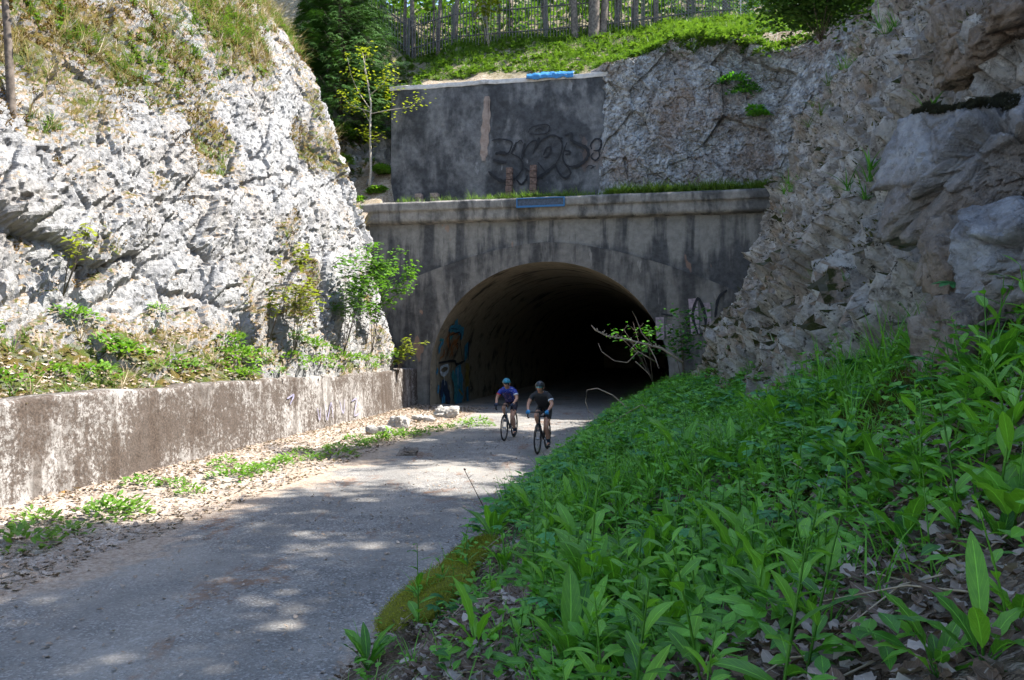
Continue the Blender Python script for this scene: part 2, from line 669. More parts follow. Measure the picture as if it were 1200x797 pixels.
# ================================================================== MATERIALS
M = {}
M['rock_lit'] = rock_mat('pale_limestone', (.43, .43, .43), (.25, .25, .255), (.32, .28, .24), .42, up_bias=.92, speck=.6, spot=(.13, .12, .11), moss=(.10, .13, .02), moss2=(.20, .11, .03), dirt=(.26, .18, .11))
M['rock_dark'] = rock_mat('weathered_conglomerate', (.55, .535, .505), (.20, .185, .165), (.27, .195, .13), .55, up_bias=.78, speck=.95, blot=.75, sps=7, spt=.56, spot=(.022, .02, .014), moss=(.045, .055, .008), moss2=(.05, .042, .010))  # strong spots and blotches colour in dark moss and the shade of pits
M['rock_face'] = rock_mat('streaked_rock_face', (.57, .59, .61), (.215, .21, .205), (.27, .17, .105), .55, up_bias=.92, speck=.6, blot=.4, sps=6, spt=.55, spot=(.025, .022, .02), moss=(.06, .09, .015))
M['boulder'] = rock_mat('blue_grey_limestone', (.42, .44, .47), (.19, .19, .20), (.26, .20, .15), .6, up_bias=.99, speck=.6, blot=.6, sps=5, spt=.59, spot=(.03, .028, .025), moss=(.018, .02, .006), moss2=(.03, .022, .01), crack=.25)
M['boulder_tan'] = rock_mat('tan_limestone', (.34, .30, .26), (.18, .152, .128), (.28, .20, .14), .5, up_bias=1.02, speck=.6, blot=.6, sps=5, spt=.59, moss=(.05, .06, .01), crack=.3)
M['stone'] = rock_mat('pale_loose_stone', (.62, .60, .57), (.40, .38, .35), (.45, .37, .28), .4, up_bias=1.5, speck=.25, spot=(.15, .13, .11), crack=.2)


def soil_mat(name, a, b, c, scale=1.0):
    t = MT(name, .95, .1)
    P = t.co()
    n1 = t.noise(P, 1.2 * scale, 5)
    n2 = t.noise(P, 9 * scale, 6, .7)
    v = t.node('ShaderNodeTexVoronoi')
    t.put(v.inputs['Vector'], t.mix(.35, t.co('Object', (1, .6, 1), (0, 0, .5)), t.noise(P, 6, 4)))
    t.put(v.inputs['Scale'], 34 * scale)
    n3 = t.noise(P, 40 * scale, 4)
    col = t.mix(t.mr(n2, .3, .7), a, b)
    vx = t.node('ShaderNodeSeparateColor')
    t.put(vx.inputs[0], v.outputs['Color'])
    col = t.mix(t.ma('MULTIPLY', t.mr(vx.outputs[0], .55, .75), .8), col, c)
    col = t.mix(t.ma('MULTIPLY', t.mr(n1, .5, .7), .6), col, tuple(x * .6 for x in a))
    col = t.mix(t.ma('MULTIPLY', t.attr('veg'), .7), col, t.mix(n3, (.03, .045, .008), (.09, .085, .015)))
    nb = t.bump(t.ma('ADD', n3, t.ma('MULTIPLY', v.outputs['Distance'], 1.2)), .03, .8)
    return t.fin(col, nb)


M['litter_soil'] = soil_mat('leaf_litter_ground', (.29, .235, .19), (.42, .36, .31), (.52, .46, .41))
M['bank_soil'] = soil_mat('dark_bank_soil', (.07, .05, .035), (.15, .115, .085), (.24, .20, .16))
M['hill_soil'] = soil_mat('hill_soil', (.20, .15, .10), (.32, .26, .19), (.45, .40, .34))


def asphalt():
    t = MT('worn_asphalt', .9, .25)
    P = t.co()
    big = t.noise(P, .45, 4)
    mid = t.noise(P, 3, 6, .65)
    fine = t.noise(P, 75, 3, .8)
    v = t.node('ShaderNodeTexVoronoi')
    t.put(v.inputs['Vector'], P)
    t.put(v.inputs['Scale'], 55)
    vs = t.node('ShaderNodeSeparateColor')
    t.put(vs.inputs[0], v.outputs['Color'])
    c = t.mix(t.mr(mid, .3, .7), (.122, .117, .110), (.235, .221, .202))
    c = t.mix(t.ma('MULTIPLY', t.mr(vs.outputs[0], .6, .95), .65), c, (.40, .39, .38))
    c = t.mix(t.ma('MULTIPLY', t.mr(vs.outputs[1], .62, .95), .6), c, (.06, .06, .062))
    c = t.mix(t.ma('MULTIPLY', t.mr(fine, .5, .7), .35), c, (.30, .29, .28))
    # brown scatter of needles and earth, drawn out along the road
    R2 = t.co('Object', (1.1, .42, 1), (0, 0, rad(11)))
    d1 = t.noise(R2, 1.3, 7, .72, .5)
    c = t.mix(t.ma('MULTIPLY', t.mr(d1, .545, .63), t.mr(t.noise(P, 14, 4, .7), .35, .6)), c, (.16, .085, .05))
    c = t.mix(t.ma('MULTIPLY', t.mr(big, .45, .65), .5), c, (.33, .30, .26))
    c = t.mix(t.ma('MULTIPLY', t.attr('track'), t.mr(mid, .2, .7)), c, (.12, .117, .112))
    dust = t.attr('veg')
    dn = t.mr(t.ma('ADD', dust, t.ma('MULTIPLY', t.ma('SUBTRACT', mid, .5), 1.6)), .35, .75)
    c = t.mix(t.ma('MULTIPLY', dn, .85), c, t.mix(t.mr(t.noise(P, 22, 5, .7), .35, .65), (.24, .17, .12), (.42, .35, .28)))
    nb = t.bump(t.ma('ADD', v.outputs['Distance'], fine), .012, .8)
    return t.fin(c, nb)


M['asphalt'] = asphalt()


def concrete(name, light, mid, dark, amt=.5, streak=(2.6, 2.6, .22), zdark=None, rust=.0, crust=None, boards=0.0, zl=None):
    t = MT(name, .9, .2)
    P = t.co()
    S = t.co('Object', streak)
    n1 = t.noise(P, .7, 5)
    n2 = t.noise(P, 4.5, 8, .68)
    n3 = t.noise(P, 28, 5, .7)
    s1 = t.noise(S, 1.0, 6, .6, .3)
    s2 = t.noise(S, 3.2, 5, .65)
    z = t.xyz(P)[2]
    c = t.mix(t.mr(n2, .3, .7), mid, light)
    k = t.ma('ADD', t.ma('MULTIPLY', s1, .7), t.ma('MULTIPLY', n1, .3))
    lo, hi = .60 - amt * .3, .73 - amt * .3
    if zdark:
        k = t.ma('ADD', k, t.mr(z, zdark[0], zdark[1], 0, zdark[2]))
    dk = t.mr(k, lo, hi)
    c = t.mix(t.ma('MULTIPLY', dk, .92), c, t.mix(t.mr(n2, .3, .7), tuple(x * .6 for x in dark), tuple(x * 1.3 for x in dark)))
    c = t.mix(t.ma('MULTIPLY', t.mr(s2, .60, .70), .55), c, tuple(x * .7 for x in dark))
    c = t.mix(t.ma('MULTIPLY', t.mr(t.noise(S, 2.1, 6, .6, .2), .66, .72), .6), c, tuple(min(1, x * 1.5) for x in light))
    if crust:
        kk = t.mr(t.ma('ADD', t.ma('ADD', t.ma('MULTIPLY', t.noise(t.co('Object', (1, 1, .8)), .55, 13, .80, .2), .8), t.ma('MULTIPLY', s2, .2)), t.ma('MULTIPLY', t.ma('SUBTRACT', t.noise(P, 13, 9, .85), .5), 1.1)), t.ma('SUBTRACT', crust[1] + .27, t.ma('MULTIPLY', t.noise(t.co('Object', (1, 1, 1.5)), .5, 3, .5), .46)), t.ma('SUBTRACT', crust[1] + .40, t.ma('MULTIPLY', t.noise(t.co('Object', (1, 1, 1.5)), .5, 3, .5), .46)))
        c = t.mix(t.ma('MULTIPLY', kk, .93), c, t.mix(t.mr(n3, .3, .7), tuple(x * .5 for x in crust[0]), tuple(x * 1.5 for x in crust[0])))
    if rust:
        rk = t.ma('MULTIPLY', t.mr(t.noise(t.co('Object', (1, 1, .6)), 1.1, 3, .5), .68, .70), rust)
        c = t.mix(rk, c, t.mix(n3, (.20, .09, .05), (.42, .26, .18)))
    c = t.mix(t.ma('MULTIPLY', t.mr(n3, .58, .7), .35), c, tuple(x * .8 for x in dark))
    h = t.ma('ADD', n2, t.ma('MULTIPLY', n3, .5))
    if boards:
        b = t.ma('FRACT', t.ma('MULTIPLY', t.ma('ADD', z, t.ma('MULTIPLY', n1, .02)), 1 / boards))
        line = t.mr(t.ma('ABSOLUTE', t.ma('SUBTRACT', b, .5)), .46, .5)
        c = t.mix(t.ma('MULTIPLY', line, t.ma('MULTIPLY', n2, .8)), c, tuple(x * 1.5 for x in light))
        h = t.ma('ADD', h, t.ma('MULTIPLY', line, .8))
    return t.fin(c, t.bump(h, .03, .7))


M['portal'] = concrete('stained_portal_concrete', (.25, .235, .21), (.165, .155, .138), (.06, .06, .062), .42, (1.6, 1.6, .18), (7.0, 4.6, .14), .45)
M['surround'] = concrete('blackened_arch_concrete', (.20, .185, .165), (.14, .128, .114), (.055, .053, .052), .52, (1.6, 1.6, .3), None, .6)
M['cornice'] = concrete('weathered_cornice_concrete', (.30, .28, .25), (.19, .175, .155), (.075, .074, .072), .45, (1.5, 1.5, .4))
M['upper'] = concrete('blackened_board_marked_concrete', (.185, .18, .178), (.10, .10, .10), (.05, .051, .054), .6, (1.0, 1.0, .45), None, .15, None, .0)
M['retain'] = concrete('crusted_wall_concrete', (.37, .355, .345), (.20, .19, .18), (.11, .095, .085), .42, (2.4, 2.4, .3), None, .0, ((.060, .045, .036), .365), 0)
M['lining'] = concrete('sooted_lining_concrete', (.35, .30, .215), (.25, .21, .15), (.035, .03, .025), .32, (.25, 1.1, 1.1), None, 0)
M['ledge'] = concrete('bare_ledge_concrete', (.62, .58, .54), (.45, .41, .37), (.2, .17, .14), .2, (1, 1, 1))
M['rust_stub'] = plain('rust_brown_brick', (.13, .085, .068), .9, 0, .4, 14)
M['blue_frame'] = plain('faded_blue_paint', (.035, .13, .27), .6)
M['board_face'] = plain('dark_board_face', (.045, .06, .085), .5, 0, .3, 12)
M['tarp'] = plain('blue_tarpaulin', (.035, .17, .36), .45)
M['spray_black'] = plain('black_spray_paint', (.018, .018, .02), .8, 0, .3, 9)
M['spray_white'] = plain('white_spray_paint', (.42, .41, .40), .8, 0, .25, 9)
for _k, _c in dict(blue=(.045, .22, .36), teal=(.05, .24, .27), orange=(.30, .13, .045), yellow=(.28, .21, .05), navy=(.02, .035, .07), violet=(.24, .23, .33), pale=(.45, .50, .52), pink=(.27, .21, .23)).items():
    M['spray_' + _k] = plain(_k + '_spray_paint', _c, .8, 0, .35, 7)
M['old_wood'] = plain('silver_grey_wood', (.085, .082, .075), .85, 0, .3, 20)
M['bark'] = plain('grey_brown_bark', (.11, .09, .075), .95, 0, .45, 9)
M['bark_pale'] = plain('pale_sapling_bark', (.36, .32, .27), .9, 0, .3, 25)
M['twig'] = plain('dry_twig', (.28, .22, .16), .9, 0, .3, 25)
M['wire'] = plain('galvanised_wire', (.22, .24, .25), .5, .3)

M['lf_herb'] = leaf_mat('herb_leaves', (.020, .10, .014), (.135, .36, .035), 1.7, .35)
M['lf_dock'] = leaf_mat('dock_leaves', (.026, .115, .014), (.15, .36, .032), 2.2, .38, .42)
M['lf_blue'] = leaf_mat('bluish_lobed_leaves', (.024, .13, .034), (.070, .26, .070), 1.6, .3)
M['lf_bright'] = leaf_mat('sunny_weed_leaves', (.07, .17, .02), (.16, .29, .035), 1.4, .4)
M['lf_young'] = leaf_mat('young_yellow_leaves', (.17, .20, .02), (.30, .32, .04), 1.3, .45)
M['lf_grass'] = leaf_mat('grass_blades', (.045, .105, .014), (.115, .19, .03), 1.2, .35)
M['lf_deep'] = leaf_mat('shade_grass_blades', (.026, .12, .014), (.13, .34, .030), 1.3, .35)
M['lf_straw'] = leaf_mat('dead_grass_blades', (.22, .16, .10), (.40, .33, .23), 1.1, .2)
M['lf_tree'] = leaf_mat('beech_leaves', (.035, .10, .012), (.10, .20, .025), 1.2, .45)
M['lf_fir'] = leaf_mat('spruce_needles', (.04, .11, .015), (.13, .24, .03), 1.1, .15, .6)
M['lf_dead'] = leaf_mat('dead_leaves', (.10, .065, .042), (.40, .345, .30), 1.1, .08, .8)
M['lf_pale'] = leaf_mat('pale_dead_leaves', (.24, .18, .135), (.53, .46, .40), 1.1, .08, .8)  # paler version of the dead leaf colour
M['moss'] = leaf_mat('olive_moss_tips', (.10, .11, .006), (.30, .30, .022), 1.1, .2, .9)

# ================================================================== SETTING
gm = mesh_np('ground', np.array([(-250, -250, -.06), (250, -250, -.06), (250, 250, -.06), (-250, 250, -.06)]), [np.array([(0, 1, 2, 3)])], M['litter_soil'])
tag(link('ground', gm), kind='structure')

# verge of leaf litter between the left wall and the asphalt
ys = np.concatenate([np.arange(2.0, 32.0, .09)])
ts = np.linspace(0, 1, 46)
Yg, Tg = np.meshgrid(ys, ts, indexing='ij')
x0, x1 = wallX(Yg) - .1, wallX(Yg) + 4.2
Xg = x0 + (x1 - x0) * Tg
Pv = np.stack([Xg, Yg, 0 * Xg], -1).reshape(-1, 3)
zz = .012 + .10 * (1 - smooth(0, .55, Tg)).ravel() + (fbm(Pv * 2.2, 4, 3) * .045) * (1 - smooth(.45, .8, Tg)).ravel() - .03 * smooth(.72, .95, Tg).ravel()
Pv[:, 2] = zz
tag(link('verge', mesh_np('verge', Pv, [gridF(*Xg.shape)], M['litter_soil'], attrs={'veg': np.clip(fbm(Pv * .8, 3, 9) - .1, 0, 1) * .5})), kind='structure')


def verge_z(x, y):
    t = (x - (wallX(y) - .1)) / 4.3
    return .012 + .10 * (1 - float(smooth(0, .55, t)))


# asphalt: ragged left edge, runs on into the tunnel
ys = np.concatenate([np.arange(-6, 34, .12), np.arange(34, 110, 2.0)])
ts = np.linspace(0, 1, 60)
Yg, Tg = np.meshgrid(ys, ts, indexing='ij')
lft = np.interp(ys, [-6, 8.6, 15.4, 23.3, 29, 31, 110], [-7.6, -4.75, -3.6, -2.3, -2.2, -2.6, 14])
lft = lft + fbm(np.stack([ys * .9, ys * 0, ys * 0], -1), 4, 77) * .55
rgt = np.where(ys < 31, edgeX(ys) + .5, 5.2 + (ys - 31) * .203)
Xg = lft[:, None] + (rgt - lft)[:, None] * Tg
Pr = np.stack([Xg, Yg, 0 * Xg], -1).reshape(-1, 3)
Pr[:, 2] = .022 + fbm(Pr * .5, 2, 5) * .006
dl = ((Xg - lft[:, None])).ravel()
dr = ((rgt - .5)[:, None] - Xg).ravel()
dust = np.clip((1 - smooth(0, 1.7, dl)) * 1.0 + (1 - smooth(-.1, .45, dr)) * .8, 0, 1)
tag(link('road', mesh_np('road', Pr, [gridF(*Xg.shape)], M['asphalt'], attrs={'veg': dust, 'track': .55 * (np.exp(-((Tg.ravel() - .36) / .07) ** 2) + np.exp(-((Tg.ravel() - .72) / .07) ** 2))})), kind='structure')

# right bank
ys = np.concatenate([np.arange(-3, 1.2, .2), np.arange(1.2, 9, .045), np.arange(9, 18, .09), np.arange(18, 31, .16)])
ts = np.concatenate([np.linspace(-.35, 0, 6)[:-1], np.linspace(0, 8.6, 130)])
Yg, Dg = np.meshgrid(ys, ts, indexing='ij')
Xg = edgeX(Yg) + Dg
Zg = bank_z(Xg, Yg)
Pb = np.stack([Xg, Yg, Zg], -1).reshape(-1, 3)
mv = np.clip(fbm(Pb * 1.1, 4, 21) * 2.2 + .05, 0, 1) * smooth(-.2, .3, Dg).ravel()
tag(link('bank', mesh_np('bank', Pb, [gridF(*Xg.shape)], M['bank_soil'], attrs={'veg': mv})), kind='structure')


# ------------------------------------------------------------------ rock reliefs
def resample(poly, n):
    poly = np.asarray(poly, float)
    d = np.concatenate([[0], np.cumsum(np.linalg.norm(np.diff(poly, axis=0), axis=1))])
    t = np.linspace(0, d[-1], n)
    return np.stack([np.interp(t, d, poly[:, k]) for k in range(poly.shape[1])], 1)


def relief(P, layers, warp=.25, seed=0, rot=None, stretch=(1, 1, 1), crk=.35):
    """sum of broken-rock layers (size, height, tilt); returns the height field"""
    Q = P if rot is None else P @ rot.T
    Q = Q * np.array(stretch)
    W = np.stack([fbm(P * .9 + 31 * k, 3, seed + 60 + k) for k in range(3)], 1) * warp
    h = np.zeros(len(P))
    global JOINTS
    JOINTS = np.zeros(len(P))
    for i, (s, a, tl) in enumerate(layers):
        f, e = facets((Q + W * min(1, s * 1.2)) / s, seed + i * 31, tl)
        if .3 < s < 1.5:
            JOINTS = np.maximum(JOINTS, 1 - smooth(.02, .16, e))
        h += a * f - a * crk * (1 - smooth(0, .10, e))
    return h


def grid_normals(V, n, m):
    G = V.reshape(n, m, 3)
    a = np.gradient(G, axis=0)
    b = np.gradient(G, axis=1)
    N = np.cross(a, b)
    return (N / (np.linalg.norm(N, axis=2)[..., None] + 1e-9)).reshape(-1, 3)


# left cliff: follows the wall, turns the corner before the portal
near = [(.12, 1.42), (.9, 1.72), (1.8, 2.45), (2.6, 3.5), (3.0, 4.8), (3.9, 7.6), (5.0, 10), (8, 13.2), (15, 19)]
far = [(.12, 1.42), (.30, 2.5), (1.0, 6.2), (1.9, 8.6), (2.6, 11), (3.8, 13.4), (5.0, 15.2), (8, 17.8), (15, 22)]
NV = 480
pn, pf = resample(near, NV), resample(far, NV)
YC = 28.2
sy = np.concatenate([np.arange(6.0, YC, .038), np.linspace(YC, YC + 4, 60)[:], np.linspace(YC + 4.1, YC + 14, 40)])
prof_t = smooth(12, 24.5, sy)
off = pn[None, :, 0] * (1 - prof_t[:, None]) + pf[None, :, 0] * prof_t[:, None]
zz = pn[None, :, 1] * (1 - prof_t[:, None]) + pf[None, :, 1] * prof_t[:, None]
Yl = np.minimum(sy, YC)[:, None] + 0 * off
Xl = wallX(Yl) - off
RC = 2.4
ph = np.clip((sy - YC) / 4 * (PI / 2), 0, PI / 2)[:, None]
ext = np.maximum(sy - YC - 4, 0)[:, None]
Xl = Xl - RC + RC * np.cos(ph) - ext
Yl = Yl + RC * np.sin(ph)
VL = np.stack([Xl, Yl, zz], -1).reshape(-1, 3)
NL = -grid_normals(VL, *off.shape)
if NL[:, 0].mean() < 0:
    NL = -NL
rotb = np.array(Matrix.Rotation(rad(-33), 3, 'X'))        # beds dip towards the tunnel
hL = relief(VL, [(3.4, .27, .35), (1.4, .17, .65), (.6, .085, .9), (.25, .055, 1.0), (.11, .032, 1.0)], .22, 3, rotb, (1, .62, 1.25))
hL += np.abs(fbm(VL * 4, 5, 91, .6)) * .06 + fbm(VL * .35, 3, 33) * .32
edgef = smooth(1.42, 1.9, zz).ravel()
zb = 5.5 + (np.minimum(sy, YC) - 13.5) * .47
vegz = smooth(-1.2, .9, zz - zb[:, None]).ravel()
talus = ((1 - smooth(2.0, 3.6, zz)) * (1 - .6 * prof_t[:, None])).ravel()
hL *= edgef * (1 - .45 * vegz) * (1 - .35 * talus)
VLd = VL + NL * hL[:, None]
pn_ = fbm(VL * .55, 4, 55)
vegL = np.clip(np.maximum(vegz * np.clip(.85 + pn_ * 1.2, 0, 1), np.maximum(talus * .75, np.clip(pn_ * 2.4 - .1, 0, .9))), 0, 1)
me = mesh_np('rock_cliff', VLd, [gridF(*off.shape)], M['rock_lit'], False, attrs={'veg': vegL})
tag(link('rock_cliff', me), kind='structure')
NLd = grid_normals(VLd, *off.shape)
if NLd[:, 0].mean() < 0:
    NLd = -NLd

# right cliff: leans back from the bank, shaded, knobbly conglomerate
pr_ = resample([(0.0, -1.2), (.4, .6), (1.05, 2.2), (1.95, 4.2), (3.3, 7.2), (4.6, 9.8), (5.6, 11.6), (7.6, 13.4), (12, 15.5), (40, 22)], 470)
sy = np.concatenate([np.arange(-6, 3, .16), np.arange(3, 15, .042), np.arange(15, 24, .055), np.arange(24, 33, .10)])
fx = footX(sy)
Xr = fx[:, None] + pr_[None, :, 0]- .95
Yr = sy[:, None] + 0 * Xr
Zr = pr_[None, :, 1] + 0 * Xr
# beyond the bend the crest drops a little towards the gully above the portal
VR = np.stack([Xr, Yr, Zr], -1).reshape(-1, 3)
NR = grid_normals(VR, *Xr.shape)
if NR[:, 0].mean() > 0:
    NR = -NR
rotr = np.array(Matrix.Rotation(rad(38), 3, 'X'))
hR = relief(VR, [(2.4, .42, .9), (.95, .26, 1.0), (.40, .17, 1.1), (.17, .10, 1.2), (.08, .04, 1.0)], .2, 203, rotr, (1, .62, 1.15), .6)
jR = JOINTS * smooth(-.15, .15, fbm(VR * 1.1, 3, 166))
hR += np.abs(fbm(VR * 6, 4, 191, .6)) * .10 + fbm(VR * .4, 3, 133) * .45
VRd = VR + NR * hR[:, None]
pv = fbm(VR * .7, 4, 155)
vegR = np.clip(np.clip(pv * 2.0 - .3, 0, .7) + smooth(9, 12.5, VR[:, 2]) * .6 + (1 - smooth(1.6, 3.0, VR[:, 2] - .0 * VR[:, 1])) * .45, 0, 1)
vegR = np.clip(np.maximum(vegR, jR * .50), 0, 1)  # moss in the joints, also painting crack shade into the colour
me = mesh_np('rock_cliff', VRd, [gridF(*Xr.shape)], M['rock_dark'], False, attrs={'veg': vegR})
tag(link('rock_cliff', me), kind='structure')
NRd = grid_normals(VRd, *Xr.shape)
if NRd[:, 0].mean() > 0:
    NRd = -NRd

# rock face beside the upper wall, above the portal
us = np.linspace(1.5, 14, 470)
zs = np.linspace(7.6, 15.2, 330)
Ug, Zg = np.meshgrid(us, zs, indexing='ij')
top = 14.3 + .6 * smooth(3, 5, us) - .8 * smooth(6.5, 9, us) + .9 * smooth(9.5, 11, us)
Zg = 7.6 + (Zg - 7.6) / 7.6 * (top - 7.6)[:, None]
Wg = 1.25 + .45 * (1 - smooth(1.5, 2.35, Ug)) + (Zg - 8) * .05 - 2.6 * smooth(7.5, 12, Ug) ** 1.3 - .35 * smooth(2.3, 3.2, Ug) + 2.2 * smooth(-.9, .05, Zg - top[:, None])
LF = np.stack([Ug, Wg, Zg], -1).reshape(-1, 3)
hF = relief(LF, [(2.2, .34, .6), (.8, .13, .8), (.32, .075, 1.0), (.14, .05, 1.0), (.07, .025, 1)], .10, 403, crk=.10) + np.abs(fbm(LF * 5, 4, 7, .6)) * .05
LF[:, 1] -= hF * smooth(1.3, 2.3, Ug.ravel())
WF = loc2w(LF[:, 0], LF[:, 1], LF[:, 2])
vegF = np.clip(smooth(12.8, 14.2, LF[:, 2]) * .7 + np.clip(fbm(LF * .8, 4, 17) * 2 - .5, 0, .6), 0, 1)
tag(link('rock_face', mesh_np('rock_face', WF, [gridF(*Ug.shape)], M['rock_face'], False, attrs={'veg': vegF})), kind='structure')

# hillside above the portal, up through the fence into the wood
us = np.concatenate([np.arange(-46, -14, 2.0), np.arange(-14, 14, .22), np.arange(14, 46, 2.0)])
ws = np.concatenate([[-3, -2, -1, -.4], np.arange(0, 1.7, .2), [1.69, 1.76, 1.9], np.arange(2.1, 14, .2), np.arange(14, 120, 3.0)])
Ug, Wg = np.meshgrid(us, ws, indexing='ij')
Zg = hill_z(Ug, Wg)
PH = loc2w(Ug, Wg, Zg).reshape(-1, 3)
bumpy = fbm(PH * .8, 4, 66) * .28 * smooth(1.9, 3.2, Wg).ravel() + fbm(PH * .9, 4, 61) * .35 * smooth(-6.9, -8, Ug).ravel()
PH[:, 2] += bumpy
keep = ~((Ug[:-1, :-1] > -7.0) & (Wg[:-1, :-1] < -.3)).ravel()
vegH = np.clip(smooth(3.2, 4.6, Wg).ravel() * .7 + fbm(PH * .5, 3, 8) * .5, 0, 1)
tag(link('hillside', mesh_np('hillside', PH, [gridF(*Ug.shape)[keep]], M['hill_soil'], attrs={'veg': vegH})), kind='structure')
# rocks of the gully between the left cliff and the upper wall
us = np.linspace(-12, -6.72, 155)
ts = np.linspace(0, 1, 230)
Ug, Tg = np.meshgrid(us, ts, indexing='ij')
Wg = .35 + np.maximum(Tg - .3, 0) / .7 * 5.6 + .9 * smooth(-7.6, -6.9, Ug) * (1 - smooth(.7, 1, Tg))
LG = np.stack([Ug, Wg, np.interp(Tg, [0, .3, .5, .7, .87, 1], [1.0, 7.6, 10.0, 11.8, 13.6, 13.9]) + np.clip(-Ug - 8.6, 0, 7) * .8], -1).reshape(-1, 3)
hG = relief(LG, [(1.5, .5, 1.0), (.6, .25, 1.2), (.25, .09, 1.2)], .5, 503)
LG[:, 1] -= hG * .8
LG[:, 2] += hG * .5
WG = loc2w(LG[:, 0], LG[:, 1], LG[:, 2])
vegG = np.clip(fbm(LG * .9, 4, 19) * 2.2 + .45, 0, 1)
tag(link('gully', mesh_np('gully', WG, [gridF(*Ug.shape)], M['rock_lit'], False, attrs={'veg': vegG})), kind='structure')


# ================================================================== RETAINING WALL
WR = rad(90) - math.atan(.1537)
wall = empty('retaining_wall', (float(wallX(10.6)), 10.6, 0), WR)
tag(wall, 'low crusted concrete retaining wall along the left edge of the road', 'wall')
WLEN = math.hypot(1, .1537)


def wall_loc(Y):
    return (Y - 10.6) * WLEN


xs = np.arange(-7.5, 20.75, .06)
pz = np.concatenate([np.linspace(-.12, 1.50, 34)])
topn = 1.545 + fbm(np.stack([xs * .8, 0 * xs, 0 * xs], -1), 4, 5) * .07
rows = []
for z in pz:
    rows.append(np.stack([xs, .035 * z + 0 * xs, z + (topn - 1.545) * max(0, z - .9) / .6], -1))
for y, dz in ((.075, .03), (.12, .045), (.3, .05), (.5, .05), (.5, -.4), (.5, -1.6)):
    rows.append(np.stack([xs, y + 0 * xs, topn + dz - .045], -1))
VW = np.stack(rows, 1)
sh = VW.shape
VW = VW.reshape(-1, 3)
VW[:, 1] += -(fbm(VW * 1.3, 4, 15) * .03 + fbm(VW * 7, 3, 18) * .012) * (VW[:, 1] < .2)
wb = link('wall_body', mesh_np('wall_body', VW, [gridF(*sh[:2])[:, ::-1]], M['retain']), wall)


def strokes(polys, plane, width, mat, name, parent, split=False):
    """sprayed lines: flat ribbons of paint; plane maps (a, b) to a local point"""
    mb = MB()
    for q_, pl in enumerate(polys):
        wd = width
        if isinstance(pl, tuple):
            pl, wd = pl
        P = np.asarray(pl, float)
        n = len(P)
        if n > 2:                                         # Catmull-Rom through the points
            E = np.vstack([2 * P[0] - P[1], P, 2 * P[-1] - P[-2]])
            out = []
            for i in range(n - 1):
                a, b, c, d = E[i:i + 4]
                for t in np.linspace(0, 1, 7)[:-1]:
                    out.append(.5 * ((2 * b) + (c - a) * t + (2 * a - 5 * b + 4 * c - d) * t * t + (3 * b - a - 3 * c + d) * t ** 3))
            out.append(P[-1])
            P = np.array(out)
        T = np.gradient(P, axis=0)
        T /= np.linalg.norm(T, axis=1)[:, None] + 1e-9
        Nn = np.stack([-T[:, 1], T[:, 0]], 1)
        w = wd / 2 * np.interp(np.linspace(0, 1, len(P)), [0, .12, .5, .88, 1], [.55, .9, 1.1, .9, .5]) * (1 + .2 * np.sin(np.arange(len(P)) * 1.7))
        L, Rr = P + Nn * w[:, None], P - Nn * w[:, None]
        V = np.stack([plane(*p) for pair in zip(L, Rr) for p in pair])
        mb.add(V, gridF(len(P), 2))
        if split and q_ < len(polys) - 1:
            mb.build(name, mat, parent)
            mb = MB()
    return mb.build(name, mat, parent)


def wpix(px, py):
    """photo pixel on the retaining wall face -> wall-local point"""
    k = (px - CX) / F_PX
    Y = (-6.8 - .1537 * 10.6) / (k - .1537)
    return (wall_loc(Y), CAMZ + (HY - py) / F_PX * Y)


wp = lambda a, b: (a, .035 * b - .034, b)
strokes([([wpix(462, 440), wpix(461, 470)], .03), ([wpix(467, 460), wpix(469, 444), wpix(472, 459)], .025)], wp, .03, M['spray_white'], 'paint_line', wall, True)
strokes([([wpix(372, 478), wpix(374, 492), wpix(376, 478)], .04), ([wpix(381, 473), wpix(383, 492), wpix(388, 472), wpix(390, 490)], .04), ([wpix(398, 470), wpix(402, 484), wpix(404, 468)], .04),
         ([wpix(412, 470), wpix(418, 468), wpix(415, 486), wpix(421, 484)], .05), ([wpix(337, 467), wpix(345, 463), wpix(340, 474)], .05)], wp, .04, M['spray_violet'], 'faded_scribble', wall, True)
# rusty moss-grown drain mouth near the left end
for (px, py, r) in ((75, 581, .15), (38, 594, .09)):
    a, b = wpix(px, py)
    mb = MB()
    mb.ell((a, -.005, b - .04), (r, .05, r * .8), 20, 12)
    o = mb.build('moss_pad', plain('rusty_moss', (.15, .085, .025), .95, 0, .6, 22), wall, True)

# ================================================================== TUNNEL PORTAL
portal = empty('tunnel_portal', (ORG[0], ORG[1], 0), -TH)
tag(portal, 'stained concrete tunnel portal with arched mouth and projecting cornice', 'tunnel')
HWD, SPZ, RISE = 4.55, 1.3, 4.29


def arch(t):
    """t 0..1 along the arch line from the left foot to the right foot"""
    t = np.asarray(t, float)
    a = PI - np.clip((t - .12) / .76, 0, 1) * PI
    u = HWD * np.cos(a)
    z = SPZ + RISE * np.sin(a)
    z = np.where(t < .12, -.25 + (SPZ + .25) * t / .12, np.where(t > .88, -.25 + (SPZ + .25) * (1 - t) / .12, z))
    return u, z


def zo(u):
    return 6.34 - .95 * (np.abs(u) / 4.4) ** 1.6


